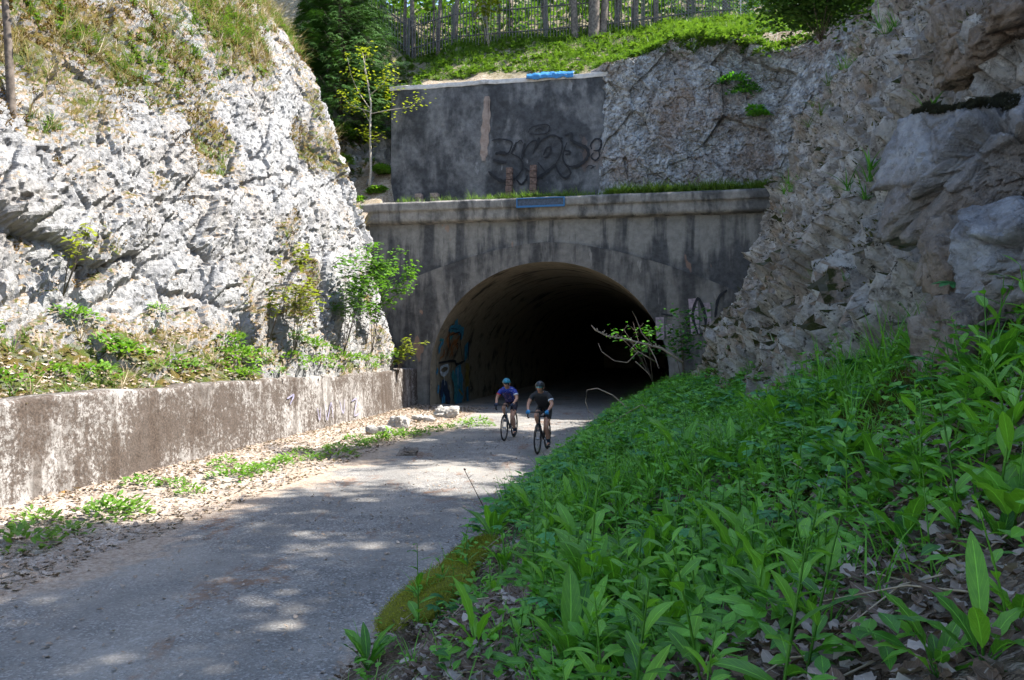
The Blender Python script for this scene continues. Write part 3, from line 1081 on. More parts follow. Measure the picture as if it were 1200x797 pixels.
UL, UR = -7.25, 9.4
NT = 160
tt = np.linspace(0, 1, NT)
ui, zi = arch(tt)
oz = np.array([(UL, -.25)] + [(UL, z) for z in np.linspace(1.3, zo(UL), 6)] + [(u, zo(u)) for u in np.linspace(UL, UR, 90)[1:-1]] + [(UR, z) for z in np.linspace(zo(UR), 1.3, 6)] + [(UR, -.25)])
a0 = resample(oz[:7], 30)
tl = np.linspace(0, .16, 30)
tm = np.linspace(.16, .84, 120)
o1 = resample(oz[:7], 200)
o2 = resample(oz[6:-6], 400)
o3 = resample(oz[-7:], 200)


def outer(t):
    if t < .16:
        return o1[int(t / .16 * 199)]
    if t > .84:
        return o3[min(199, int((t - .84) / .16 * 199))]
    f = (t - .16) / .68
    # ease so that the outer points stay above their inner ones
    return o2[min(399, int(f * 399))]


OO = np.array([outer(t) for t in tt])
rs = np.linspace(0, 1, 26)
Gu = ui[:, None] + (OO[:, 0] - ui)[:, None] * rs
Gz = zi[:, None] + (OO[:, 1] - zi)[:, None] * rs
Vs = np.stack([Gu, -.07 + 0 * Gu, Gz], -1).reshape(-1, 3)
Vs[:, 1] += fbm(Vs * 1.2, 4, 71) * .025
sur = np.vstack([Vs])
FS = gridF(*Gu.shape)[:, ::-1]
link('arch_surround', mesh_np('arch_surround', sur, [FS], M['surround']), portal)
# step where the surround stands proud of the spandrel wall
uu = np.linspace(UL, UR, 140)
stp = np.stack([np.stack([uu, -.07 + 0 * uu, zo(uu)], -1), np.stack([uu, .05 + 0 * uu, zo(uu) + .015], -1)], 1)
# spandrel wall
rs = np.linspace(0, 1, 30)
Gu2 = uu[:, None] + 0 * rs
Gz2 = (zo(uu) - .05)[:, None] + (7.3 - zo(uu) + .05)[:, None] * rs
Vp = np.stack([Gu2, 0 * Gu2, Gz2], -1).reshape(-1, 3)
Vp[:, 1] += fbm(Vp * 1.1, 4, 75) * .02
link('spandrel_wall', mesh_np('spandrel_wall', Vp, [gridF(*Gu2.shape)[:, ::-1]], M['portal']), portal)
link('string_course', mesh_np('string_course', stp.reshape(-1, 3), [gridF(140, 2)], M['surround']), portal)
# flank on the left, where the block ends
fl = MB().box((UL + .2, 1.0, 3.4), (.4, 1.9, 7.4))
bevel(fl.build('flank', M['surround'], portal), .03)
# cornice, with worn edges
uu = np.arange(UL - .1, UR, .12)
cp = [(.02, 7.17), (-.26, 7.22), (-.31, 7.28), (-.33, 7.62), (-.40, 7.66), (-.42, 7.93), (-.36, 8.0), (-.1, 8.02), (.8, 8.0), (1.6, 8.0), (1.6, 7.2)]
cp = np.array([(a, b) for a, b in np.vstack([resample(cp[i:i + 2], 5)[:-1] for i in range(len(cp) - 1)] + [cp[-1:]])])
VC = np.stack([np.broadcast_to(uu[:, None], (len(uu), len(cp))), np.broadcast_to(cp[None, :, 0], (len(uu), len(cp))), np.broadcast_to(cp[None, :, 1], (len(uu), len(cp)))], -1).reshape(-1, 3).copy()
VC[:, 1] += fbm(VC * 1.5, 4, 81) * .035
VC[:, 2] += fbm(VC * 1.1, 4, 84) * .03
nC = len(cp)
cap = MB()
co_ = link('cornice', mesh_np('cornice', VC, [gridF(len(uu), nC)]), portal)
co_.data.materials.append(M['cornice'])
link('cornice_end', mesh_np('cornice_end', VC[:nC], [np.stack([np.full(nC - 2, nC - 1), np.arange(1, nC - 1), np.arange(0, nC - 2)], -1)], M['cornice'], False), portal)
# lining
wv = np.concatenate([[-.085, -.05, 0, .08], np.arange(.3, 12, .3), np.arange(12, 80, 2.0)])
t2 = np.linspace(0, 1, 120)
ul, zl = arch(t2)
VLn = np.stack([np.broadcast_to(ul, (len(wv), 120)), np.broadcast_to(wv[:, None], (len(wv), 120)), np.broadcast_to(zl, (len(wv), 120))], -1).reshape(-1, 3).copy()
nn = np.stack([-VLn[:, 0] / 4.5, 0 * VLn[:, 0], -(VLn[:, 2] - 1.3) / 4.3], -1)
VLn += nn * (fbm(VLn * .6, 3, 88) * .025)[:, None] * smooth(0, .5, VLn[:, 1])[:, None]
link('lining', mesh_np('lining', VLn, [gridF(len(wv), 120)], M['lining']), portal)
link('tunnel_end_cap', mesh_np('tunnel_end_cap', VLn[-120:], [np.stack([np.full(118, 0), np.arange(1, 119), np.arange(2, 120)], -1)], M['lining']), portal)  # added cap closing the unseen far end, keeps the tunnel dark


# paint on the left side of the lining just inside the mouth
def lin(w, h):
    """w metres into the tunnel, h metres up the curved side"""
    if h < SPZ:
        return (-HWD + .05, w, h)
    a = (h - SPZ) / 4.4
    return (-(HWD - .05) * math.cos(a), w, SPZ + (RISE - .05) * math.sin(a))


def lpix(px, py):
    k = (px - CX) / F_PX
    u = -HWD
    for _ in range(6):
        # solve w for this u, then the height gives a new u
        X0, Y0 = ORG[0] + AX[0] * u, ORG[1] + AX[1] * u
        w = (k * Y0 - X0) / (AN[0] - k * AN[1])
        Y = Y0 + AN[1] * w
        z = CAMZ + (HY - py) / F_PX * Y
        h = z if z < SPZ else SPZ + 4.4 * math.asin(min(.98, (z - SPZ) / RISE))
        u = lin(w, h)[0]
    return (w, h)


def tz(x, y):
    return lpix(495 + x / 6.13, 360 + y / 6.13)


def off_(f, d):
    def g(a, b):
        u, w, z = f(a, b)
        return (u + d, w, z)
    return g


S_ = lambda pts, w: ([tz(*p) for p in pts], w)
strokes([S_([(150, 690), (150, 560)], .9), S_([(260, 720), (262, 600), (255, 420)], 1.3), S_([(250, 180), (240, 90)], .35), S_([(190, 150), (230, 150), (280, 170), (280, 230)], .35), S_([(315, 260), (310, 380)], .75),
         S_([(120, 330), (125, 280), (150, 250)], .25), S_([(100, 480), (110, 440)], .3), S_([(320, 560), (325, 700)], .6), S_([(110, 620), (115, 560)], .3)], off_(lin, .012), .3, M['spray_blue'], 'graffiti_fill', portal, True)
strokes([S_([(210, 470), (240, 560), (230, 680)], .5), S_([(200, 230), (210, 200), (200, 170)], .3), S_([(270, 540), (275, 640)], .45), S_([(120, 230), (150, 235)], .2)], off_(lin, .020), .3, M['spray_teal'], 'graffiti_fill', portal, True)
strokes([S_([(130, 640), (150, 560), (180, 640), (190, 700)], .5), S_([(330, 250), (325, 380)], .25)], off_(lin, .026), .3, M['spray_navy'], 'graffiti_fill', portal, True)
strokes([S_([(165, 350), (185, 290), (175, 220), (200, 190), (250, 190)], .16), S_([(215, 350), (205, 270), (250, 230), (260, 200)], .2), S_([(250, 300), (235, 260), (215, 300), (190, 360)], .16), S_([(120, 370), (150, 340), (150, 300)], .12)], off_(lin, .032), .2, M['spray_orange'], 'graffiti_letters', portal, True)
strokes([S_([(305, 420), (325, 440), (310, 500), (325, 530), (305, 560)], .4), S_([(255, 590), (285, 630)], .18)], off_(lin, .034), .2, M['spray_yellow'], 'graffiti_fill', portal, True)
strokes([S_([(150, 420), (125, 440), (130, 475), (155, 480), (180, 450), (175, 420), (150, 420)], .16), S_([(150, 490), (155, 560)], .12), S_([(250, 430), (250, 560)], .12), S_([(190, 560), (200, 620)], .1)], off_(lin, .038), .2, M['spray_pale'], 'graffiti_letters', portal, True)
strokes([S_([(190, 150), (185, 280), (160, 370)], .06), S_([(195, 200), (260, 180), (265, 260), (215, 370)], .06), S_([(230, 270), (250, 260), (245, 340)], .05), S_([(150, 430), (145, 470)], .05), S_([(200, 150), (250, 155)], .06), S_([(265, 250), (280, 380)], .1),
         S_([(110, 400), (220, 385), (240, 410), (300, 385)], .12), S_([(150, 270), (140, 350)], .07)], off_(lin, .042), .06, M['spray_black'], 'graffiti_outline', portal)
# pale and grey letters on the surround to the right of the mouth, half hidden by the shrub


def spix(px, py, w=-.07):
    return pix_plane(px, py, w)


sp = lambda a, b: (a, -.115, b)
strokes([([spix(774, 398), spix(773, 372)], .5), ([spix(785, 395), spix(784, 380)], .4), ([spix(815, 392), spix(812, 350)], .55), ([spix(830, 390), spix(828, 355)], .45)], sp, .4, M['spray_pink'], 'graffiti_fill', portal, True)
sp = lambda a, b: (a, -.122, b)
strokes([([spix(818, 392), spix(812, 370), spix(818, 350), spix(826, 368), spix(826, 388), spix(819, 392)], .1), ([spix(775, 368), spix(788, 370)], .1), ([spix(838, 372), spix(842, 350), spix(852, 340)], .1)], sp, .1, M['spray_black'], 'graffiti_outline', portal)

# ================================================================== UPPER WALL
upper = empty('concrete_wall', (ORG[0], ORG[1], 0), -TH)
tag(upper, 'dark board-marked concrete wall with black bubble-letter graffiti above the tunnel cornice', 'wall')
us = np.arange(-6.75, 2.25, .07)
zs = np.arange(7.85, 13.17, .07)
Ug, Zg = np.meshgrid(us, zs, indexing='ij')
Wg = 1.5 + 0 * Ug
VU = np.stack([Ug, Wg, Zg], -1).reshape(-1, 3)
re = smooth(.35, 0, 2.25 - VU[:, 0] + fbm(VU * 1.6, 4, 3) * .5)
VU[:, 1] += fbm(VU * 1.2, 4, 31) * .03 + fbm(VU * 6, 3, 32) * .008 + re * .25
VU[:, 2] += (VU[:, 2] > 12.9) * fbm(VU * 1.5, 3, 35) * .06
link('wall_body', mesh_np('wall_body', VU, [gridF(*Ug.shape)[:, ::-1]], M['upper']), upper)
mb = MB().box((-6.62, 1.9, 10.5), (.2, .66, 5.2))
mb.build('wall_end', M['upper'], upper)
us = np.arange(-6.8, 2.3, .1)
ws = np.linspace(1.42, 2.5, 14)
Ug, Wg = np.meshgrid(us, ws, indexing='ij')
VT = np.stack([Ug, Wg, 13.17 + .28 * (Wg - 1.42)], -1).reshape(-1, 3)
VT[:, 2] += fbm(VT * 1.8, 4, 36) * .05
VT[:, 1] += fbm(VT * 1.8, 4, 37) * .05
VT = np.vstack([VT, VT.reshape(len(us), 14, 3)[:, 0] - np.array((0, -.05, .16))])
n14 = len(us) * 14
Fx = [gridF(len(us), 14)]
i0 = np.arange(len(us) - 1)
Fx.append(np.stack([i0 * 14, i0 * 14 + 14, n14 + i0 + 1, n14 + i0], -1)[:, ::-1])
link('coping', mesh_np('coping', VT, Fx, M['ledge']), upper)


def gz(x, y):
    return pix_plane(560 + x / 7.244, 140 + y / 7.244, 1.5)


G_ = lambda pts, w=.075: ([gz(*p) for p in pts], w * .72)
up_ = lambda a, b: (a, 1.435, b)
strokes([G_([(120, 175), (200, 163), (290, 190), (272, 268), (240, 292)]), G_([(150, 290), (205, 280), (250, 292)], .18), G_([(290, 290), (350, 320), (382, 370), (372, 435), (320, 500)], .085), G_([(320, 500), (220, 522), (150, 492), (92, 440)], .17), G_([(130, 340), (190, 360), (245, 365)], .16),
         G_([(285, 290), (310, 240), (330, 190)], .14), G_([(330, 200), (365, 175), (385, 200)], .06), G_([(402, 200), (385, 285), (378, 340)], .15), G_([(385, 290), (440, 200), (500, 180), (470, 290)], .06), G_([(400, 410), (420, 425), (440, 445)], .1),
         G_([(330, 510), (370, 550), (410, 512), (422, 470)], .11), G_([(470, 290), (520, 200), (580, 150), (640, 130), (700, 160), (720, 225), (700, 310), (660, 380)], .085), G_([(660, 380), (580, 450), (500, 500)], .16),
         G_([(560, 300), (580, 250), (615, 232), (620, 270), (590, 315), (560, 320)], .11), G_([(510, 360), (550, 410), (575, 440)], .06), G_([(430, 110), (450, 70), (520, 45), (590, 40), (615, 70), (590, 110), (520, 122), (440, 120)], .055),
         G_([(490, 85), (530, 70), (545, 82)], .06), G_([(505, 210), (515, 180), (525, 150)], .16), G_([(740, 130), (800, 118), (798, 170), (850, 205), (920, 235), (942, 290), (910, 350), (850, 390), (790, 400)], .16), G_([(790, 400), (750, 380), (725, 330), (735, 260), (760, 190)], .075),
         G_([(735, 260), (780, 270), (780, 290), (745, 297)], .12), G_([(660, 380), (690, 450), (740, 495), (790, 460), (772, 410), (740, 380)], .1), G_([(690, 150), (710, 160), (720, 150)], .1),
         G_([(970, 250), (963, 210), (1000, 165), (1045, 170), (1050, 220), (1030, 260), (985, 262)], .1), G_([(1030, 260), (1035, 310), (1000, 345), (965, 315), (985, 280)], .085),
         G_([(920, 412), (950, 388), (985, 400), (960, 415), (1008, 392)], .04)], up_, .08, M['spray_black'], 'graffiti', upper)
# bare strip where the facing has fallen off
us = np.linspace(0, 1, 8)
pts = [pix_plane(x, y, 1.5) for x, y in ((571, 112), (570, 140), (568, 165), (567, 188))]
strokes([(pts, .32)], lambda a, b: (a, 1.447, b), .3, concrete('bare_masonry_strip', (.32, .26, .22), (.22, .16, .13), (.10, .08, .07), .4), 'bare_strip', upper)

# stubs of old posts on the ledge
for i, (px, y0, y1, wd, lab) in enumerate(((597, 196, 226, .26, 'left of two rust-brown masonry stubs on the cornice ledge below the graffiti'), (625, 193, 224, .28, 'right of two rust-brown masonry stubs on the cornice ledge, nearer the blue board'))):
    u, z1 = pix_plane(px, y0, 1.0)
    h = z1 - 8.0
    mb = MB()
    zs = np.linspace(0, h, 7)
    for a, b in zip(zs[:-1], zs[1:]):
        mb.box((U(-.015, .015), U(-.01, .01), (a + b) / 2), (wd * U(.9, 1.05), .22, (b - a) * .94))
    c = loc2w(u, 1.0, 8.0)
    o = bevel(mb.build('masonry_stub', M['rust_stub']), .012)
    o.location = c
    o.rotation_euler = (0, 0, -TH)
    tag(o, lab, 'masonry stub')
for i, (px, wd, lab) in enumerate(((492, .34, 'broken low brick pier at the left end of the cornice ledge'), (510, .40, 'broken low brick pier beside the first weeds on the cornice ledge'))):
    u, z1 = pix_plane(px, 220, 1.25)
    mb = MB()
    for k in range(3):
        mb.box((U(-.03, .03), 0, .12 + k * .2), (wd * U(.8, 1.0), .3, .19))
    o = bevel(mb.build('brick_pier', plain('worn_grey_brick', (.25, .19, .16), .9, 0, .4, 10)), .02)
    o.location = loc2w(u, 1.2, 8.0)
    o.rotation_euler = (0, 0, -TH)
    tag(o, lab, 'brick pier')
# blue-framed board fixed to the cornice
ua, za = pix_plane(605, 239, -.47)
ub, zb_ = pix_plane(662, 227, -.47)
bd = empty('board', tuple(loc2w((ua + ub) / 2, -.47, 7.78)), -TH)
tag(bd, 'long narrow blue-framed board fixed to the front of the cornice', 'board')
w_ = ub - ua
mb = MB().box((0, .02, 0), (w_ - .06, .03, .30))
mb.build('board_face', M['board_face'], bd)
mb = MB().box((0, 0, -.15), (w_, .06, .07)).box((0, 0, .155), (w_, .06, .04)).box((-w_ / 2 + .025, 0, 0), (.05, .055, .30)).box((w_ / 2 - .025, 0, 0), (.05, .055, .30))
bevel(mb.build('board_frame', M['blue_frame'], bd), .006)
# crumpled blue sheet on the coping
ua, _ = pix_plane(618, 92, 1.6)
ub, _ = pix_plane(673, 86, 1.6)
xs = np.linspace(ua, ub, 60)
ts = np.linspace(0, 1, 16)
Xg, Tg = np.meshgrid(xs, ts, indexing='ij')
prof = np.stack([np.interp(Tg, [0, .3, .5, 1], [1.36, 1.36, 1.46, 1.9]), np.interp(Tg, [0, .3, .5, 1], [12.98, 13.16, 13.27, 13.36])], -1)
VS = np.stack([Xg, prof[..., 0], prof[..., 1]], -1).reshape(-1, 3)
VS[:, 1] += fbm(VS * 3.2, 4, 45) * .07
VS[:, 2] += np.abs(fbm(VS * 3.0, 4, 48)) * .16 + .03
VS = loc2w(VS[:, 0], VS[:, 1], VS[:, 2])
o = link('tarpaulin', mesh_np('tarpaulin', VS, [gridF(*Xg.shape)], M['tarp']))
sd = o.modifiers.new('thickness', 'SOLIDIFY')
sd.thickness = .01
tag(o, 'crumpled bright blue plastic sheet lying over the top edge of the dark upper wall', 'tarpaulin')

# ================================================================== BOULDERS, LOOSE STONES


def boulder(name, c, r, seed, mat, planes=12, fine=(.5, .2, .08), res=5, rz=0.0, cuts=None):
    """a block bounded by broken planes, with joints and chipped relief"""
    import bmesh
    rg = np.random.default_rng(seed)
    bm = bmesh.new()
    bmesh.ops.create_icosphere(bm, subdivisions=res, radius=1)
    D = np.array([v.co[:] for v in bm.verts])
    F = np.array([[v.index for v in f.verts] for f in bm.faces])
    bm.free()
    D /= np.linalg.norm(D, axis=1)[:, None]
    N = rg.normal(size=(planes, 3))
    N /= np.linalg.norm(N, axis=1)[:, None]
    off = rg.uniform(.72, 1.0, planes)
    N = np.vstack([N, np.eye(3), -np.eye(3)])
    off = np.concatenate([off, [1, 1, .95, 1, 1, 1]])
    if cuts:
        cu = np.array([c_[:3] for c_ in cuts], float)
        N = np.vstack([cu / np.linalg.norm(cu, axis=1)[:, None], np.eye(3), -np.eye(3)])
        off = np.concatenate([[c_[3] for c_ in cuts], [1.1] * 6])
    k = np.maximum(D @ N.T, 1e-3) / off
    inv = (k ** 40).sum(1) ** (1 / 40)
    V = D / inv[:, None] * np.array(r)
    q = V + np.array(c)
    h = 0
    for i, (sz, a) in enumerate(((fine[0], .15), (fine[1], .20), (fine[2], .20))):
        f, e = facets((q + fbm(q * 2, 2, seed)[:, None] * .08) / sz, seed + i, 1.1)
        h = h + sz * a * (f - .75 * (1 - smooth(0, .07, e)))
    h = h + fbm(q * 12, 4, seed + 9) * .012 * max(r)
    V = V + D * h[:, None]
    if rz:
        V = V @ np.array(Matrix.Rotation(rz, 3, 'Z')).T
    o = link(name, mesh_np(name, V, [F], mat, attrs={'veg': np.zeros(len(V))}))
    o.location = c
    return o


def bc(px, py, Y):
    return at(px, Y, py)


o = boulder('boulder', bc(1192, 182, 5.65), (.60, .56, .50), 3, M['boulder'], 9, (.9, .32, .10), 6, 0, [(-.35, -.55, .75, .72), (-.95, -.25, .1, .78), (-.35, -.75, -.55, .66), (.1, .1, 1, .85), (.5, -.85, .1, .8), (.1, -.5, -.9, .78), (-.7, -.5, .5, .86)])
tag(o, 'largest blue-grey limestone boulder jutting from the right cliff with black moss tufts on top', 'boulder')
BIG = o
o = boulder('boulder', bc(1228, 298, 4.7), (.36, .36, .36), 8, M['boulder'], 8, (.6, .25, .1), 6, 0, [(-.75, -.6, .2, .78), (-.55, -.3, .8, .72), (-.2, -.95, .1, .75), (-.5, -.5, -.7, .8), (.2, .1, 1, .9)])
tag(o, 'grey limestone boulder at the right edge directly below the largest boulder', 'boulder')
o = boulder('boulder', bc(1121, 300, 5.5), (.20, .3, .29), 21, M['boulder_tan'], 8, (.3, .14, .07), 5)
tag(o, 'tan orange-stained stone block wedged under the largest boulder', 'boulder')
o = boulder('boulder', bc(1135, 392, 5.0), (.21, .26, .27), 33, M['boulder_tan'], 8, (.3, .14, .07), 5)
tag(o, 'pinkish pale stone block at the foot of the cliff below the tan block', 'boulder')
o = boulder('boulder', bc(1195, 30, 6.6), (.48, .6, .34), 41, M['boulder_tan'], 9, (.6, .25, .1), 6)
tag(o, 'brown stone block above the largest boulder in the top right corner', 'boulder')
o = boulder('boulder', bc(1155, 5, 7.7), (.42, .5, .42), 45, M['boulder_tan'], 9, (.6, .25, .1), 6)
tag(o, 'brown stone block at the top edge left of the corner block', 'boulder')
# loose stones on the verge at the tunnel end of the wall
for (px, py, r, sd, lab, m) in ((523, 480, (.42, .32, .25), 5, 'white angular stone lying against the left foot of the tunnel mouth', 'stone'),
                                (467, 492, (.30, .26, .20), 6, 'rounded pinkish white stone at the far end of the retaining wall', 'stone'),
                                (443, 500, (.32, .24, .13), 7, 'flat white stone half hidden by weeds beside the retaining wall', 'stone'),
                                (478, 524, (.20, .17, .10), 9, 'small brown stone lying alone on the edge of the leaf litter', 'boulder_tan'),
                                (497, 484, (.36, .3, .10), 12, 'low heap-like stone between the two white stones by the tunnel', 'stone')):
    x, y = on_ground(px, py + 10)
    o = boulder('stone', (x, y, verge_z(x, y) + r[2] * .55), r, sd, M[m], 9, (.4, .18, .08), 5)
    tag(o, lab, 'stone')
# black moss tufts on the big boulder
BV = np.array([v.co[:] for v in BIG.data.vertices]) + np.array(BIG.location)


def fuzz(pos, nrm, n_per, L, W, spread):
    out = []
    pos = np.repeat(pos, n_per, 0) + RNG.normal(size=(len(pos) * n_per, 3)) * spread
    nr = np.repeat(nrm, n_per, 0) + RNG.normal(size=pos.shape) * .45
    nr /= np.linalg.norm(nr, axis=1)[:, None]
    t = np.cross(nr, RNG.normal(size=pos.shape))
    t /= np.linalg.norm(t, axis=1)[:, None]
    l = L * RNG.uniform(.5, 1.2, len(pos))[:, None]
    V = np.stack([pos - t * W / 2, pos + t * W / 2, pos + nr * l + t * W * .15, pos + nr * l - t * W * .15], 1).reshape(-1, 3)
    Q = np.arange(len(V)).reshape(-1, 4)
    ti = np.repeat(RNG.random(len(pos)), 4)
    return [V, Q, np.tile([(.2, 0), (.8, 0), (.6, 1), (.4, 1)], (len(pos), 1)), ti]


def moss_pad(name, mat, c, r, n, label, L=.02, seed=1):
    """a cushion of moss: a low dome with thousands of short tips"""
    mb = MB()

    def lump(V):
        return V * (1 + fbm(V * 4 + seed, 3, seed)[:, None] * .35)
    mb.ell((0, 0, 0), r, 40, 24, fn=lump)
    me = mb.mesh(name, None, True)
    V = np.array([v.co[:] for v in me.vertices])
    Nn = np.array([v.normal[:] for v in me.vertices])
    if (Nn[:, 2] * V[:, 2]).mean() < 0:
        Nn = -Nn
    k = np.where(V[:, 2] > -.3 * r[2])[0]
    ii = RNG.choice(k, n)
    fz = fuzz(V[ii], Nn[ii], 1, L, L * .4, max(r) * .03)
    base = [V, np.array([p.vertices[:] for p in me.polygons]), np.tile((.3, .3), (len(V), 1)), np.full(len(V), .1)]
    o = link(name, pmesh(name, merge([base, fz]), mat))
    o.location = c
    o.rotation_euler = (0, -.42, 0)
    tag(o, label, 'moss', 'moss cushions')
    return o


for (px, py, Y, r, lab) in ((556, 668, 7.6, (.26, .40, .07), 'round olive moss cushion where the bank meets the asphalt'),
                            (500, 738, 6.2, (.38, .62, .08), 'largest bright olive moss cushion on the bank edge beside the rosette plant'),
                            (540, 700, 6.9, (.26, .34, .06), 'small olive moss cushion between the two larger ones on the bank edge')):
    x, y = at(px, Y)
    moss_pad('moss_cushion', M['moss'], (x, y, float(bank_z(np.array([x]), np.array([y]))[0]) + .01), r, 16000, lab, .013, int(px))
M['moss_dark'] = leaf_mat('dark_olive_moss_tips', (.022, .026, .004), (.075, .075, .010), 1.1, .15, .9)  # darker olive than the cushions on the bank edge
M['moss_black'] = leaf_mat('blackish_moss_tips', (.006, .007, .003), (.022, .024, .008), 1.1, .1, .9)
BN = np.array([v.normal[:] for v in BIG.data.vertices])
bpx = CX + BV[:, 0] / BV[:, 1] * F_PX
bpy_ = HY - (BV[:, 2] - CAMZ) / BV[:, 1] * F_PX
nz_ = fbm(BV * 4.5, 4, 12)
for (px, py, rx, ry, lab) in ((1088, 112, 26, 9, 'black moss patch at the left on top of the largest boulder'), (1128, 104, 24, 9, 'black moss patch in the middle on top of the largest boulder'), (1178, 112, 24, 14, 'black moss patch at the right on top of the largest boulder')):
    e = ((bpx - px) / rx) ** 2 + ((bpy_ - py) / ry) ** 2 - nz_ * 1.6
    k = np.where((e < 1) & (BN[:, 1] < .3))[0]
    if len(k) < 5:
        k = np.argsort(e)[:60]
    k = RNG.choice(k, 5200)
    tag(link('moss_patch', pmesh('moss_patch', fuzz(BV[k], BN[k] + np.array((0, 0, .3)), 1, .022, .007, .006), M['moss_black'])), lab, 'moss')


# ================================================================== VEGETATION
def bz(x, y):
    return float(bank_z(np.array([x]), np.array([y]))[0])


def on_bank(px, py):
    """where a sight line meets the bank"""
    ys = np.linspace(1.6, 30, 900)
    xs = (px - CX) / F_PX * ys
    zs = CAMZ + (HY - py) / F_PX * ys
    hit = np.where(bank_z(xs, ys) >= zs)[0]
    k = hit[0] if len(hit) else len(ys) - 1
    return xs[k], ys[k], float(bank_z(xs[k:k + 1], ys[k:k + 1])[0])


def place(proto_meshes, name, spots, label, cat, group, s=(.8, 1.25), tilt=.15):
    """one object per plant, sharing the meshes of a few prototypes"""
    first = {}
    for i, (x, y, z) in enumerate(spots):
        me, mat = proto_meshes[i % len(proto_meshes)]
        if i < len(proto_meshes):
            o = bpy.data.objects.new(name, me)
            first[i] = o
        else:
            o = first[i % len(proto_meshes)].copy()
        COL.objects.link(o)
        o.location = (x, y, z - .01)
        o.rotation_euler = (U(-tilt, tilt), U(-tilt, tilt), U(0, 6.28))
        k = U(*s)
        o.scale = (k, k, k * U(.9, 1.1))
        lb, gr = (label, group) if isinstance(label, str) else label(x, y, z, i)
        tag(o, lb, cat, gr)


def protos(fn, mat, k, name):
    ps = [fn() for _ in range(k)]
    return ps, [(pmesh(name, p, mat), mat) for p in ps]


# spots on the bank, thinned towards the litter at bottom right as in the photo
def bank_spots(n, ymin, ymax, dmin=.05, dmax=None, dens=None, seed=0):
    rg = np.random.default_rng(seed)
    out = []
    while len(out) < n:
        y = ymin + (ymax - ymin) * rg.random()
        dm = dmax or (footX(y) - edgeX(y) + .2)
        d = rg.uniform(dmin, dm)
        x = float(edgeX(y)) + d
        kx = CX + x / y * F_PX
        if not (330 < kx < 1290):
            continue
        if (x * x + y * y) < 1.3 ** 2:
            continue
        if dens and rg.random() > dens(x, y, d, kx):
            continue
        out.append((x, y, bz(x, y)))
    return out


def scr(x, y, z):
    return CX + x / y * F_PX, HY - (z - CAMZ) / y * F_PX


def dens_herb(x, y, d, kx):
    z = .30 * d + .045 * d * d
    px, py = scr(x, y, z)
    k = 1.0
    if py > 600 and px > 860:
        k *= .6                                   # litter shows through here
    if px < 620 and py > 640:
        k *= .12                                   # moss and bare edge
    if px > 960 and 380 < py < 600:
        k *= .6
    if d < .25:
        k *= .4
    return k


def dens_edge(x, y, d, kx):
    px, py = scr(x, y, .30 * d + .045 * d * d)
    return .06 if (px < 640 and py > 635) else 1.0


dockP, dockM = protos(lambda: p_dock(U(.26, .40), int(U(6, 10))), M['lf_dock'], 6, 'dock_plant')
dockT, dockTM = protos(lambda: p_dock(U(.22, .30), 6, True, .3), M['lf_dock'], 4, 'tall_dock_plant')
netP, netM = protos(lambda: p_nettle(U(.28, .5), int(U(5, 8)), U(.07, .11)), M['lf_herb'], 6, 'leafy_herb')
palP, palM = protos(lambda: p_palm(U(.2, .36), int(U(3, 6)), U(.10, .15)), M['lf_blue'], 5, 'lobed_herb')
graP, graM = protos(lambda: p_grass(U(.2, .4), 12, .007, .4), M['lf_deep'], 5, 'grass_tuft')
smaP, smaM = protos(lambda: p_small(.10, 8, .05), M['lf_herb'], 5, 'small_herb')


def zone(what):
    def f(x, y, z, i):
        d = x - float(edgeX(y))
        px, py = scr(x, y, z)
        if y > 12:
            q = 'on the far bank towards the tunnel'
        elif d < .8:
            q = 'along the asphalt edge of the bank'
        elif px > 860 and py > 560:
            q = 'among pale leaf litter in the near corner'
        elif px > 900:
            q = 'under the boulders of the right cliff'
        elif py > 620:
            q = 'on the near bank at the bottom of the view'
        else:
            q = 'in the thick growth of the middle bank'
        return what + ' ' + q, what + ' ' + q
    return f


place(dockM, 'dock_plant', bank_spots(62, 2.2, 9, .2, None, dens_herb, 1), zone('broad-leaved green dock plant'), 'plant', None, (.6, 1.05))
place(dockM, 'dock_plant', [on_bank(a, b) for a, b in ((1150, 780), (1192, 745), (1095, 792), (1062, 650), (978, 668), (945, 735), (868, 700), (1128, 610), (1080, 575), (1040, 560), (1170, 640), (1010, 600), (930, 560), (880, 610))], zone('broad-leaved green dock plant'), 'plant', None, (.36, .62))
place(dockTM, 'tall_dock_plant', bank_spots(44, 2.4, 8, .5, None, dens_herb, 2), zone('upright stemmed dock plant'), 'plant', None, (.55, 1.0))
weeP, weeM = protos(lambda: p_weed(U(.35, .6), int(U(9, 14)), U(.12, .17)), M['lf_dock'], 7, 'upright_weed')
place(weeM, 'upright_weed', bank_spots(190, 1.9, 11, .2, None, dens_herb, 31) + bank_spots(40, 1.8, 3.6, 1.6, None, None, 32) + [on_bank(a, b) for a, b in ((1065, 430), (1085, 415), (1100, 440), (1120, 425), (1138, 450), (1150, 420), (1165, 440), (1180, 425), (1195, 450), (1040, 445), (1020, 440), (985, 450), (960, 455), (1110, 480), (1160, 490), (1190, 500))], zone('upright oblong-leaved weed'), 'plant', None, (.55, 1.1))
place(smaM, 'small_herb', bank_spots(110, 1.6, 4.2, 1.2, None, None, 33), zone('low round-leaved herb'), 'plant', None, (.7, 1.5))
place(netM, 'leafy_herb', bank_spots(170, 2.8, 13, .1, None, dens_herb, 3), zone('upright herb with paired pointed leaves'), 'plant', None, (.7, 1.15))
place(palM, 'lobed_herb', bank_spots(130, 3.0, 13, .3, None, dens_herb, 4), zone('bluish green herb with lobed leaves'), 'plant', None, (.7, 1.2))
place(graM, 'grass_tuft', bank_spots(170, 2.2, 10, .15, None, dens_herb, 6), zone('narrow green grass tuft'), 'grass', None, (.6, 1.2))

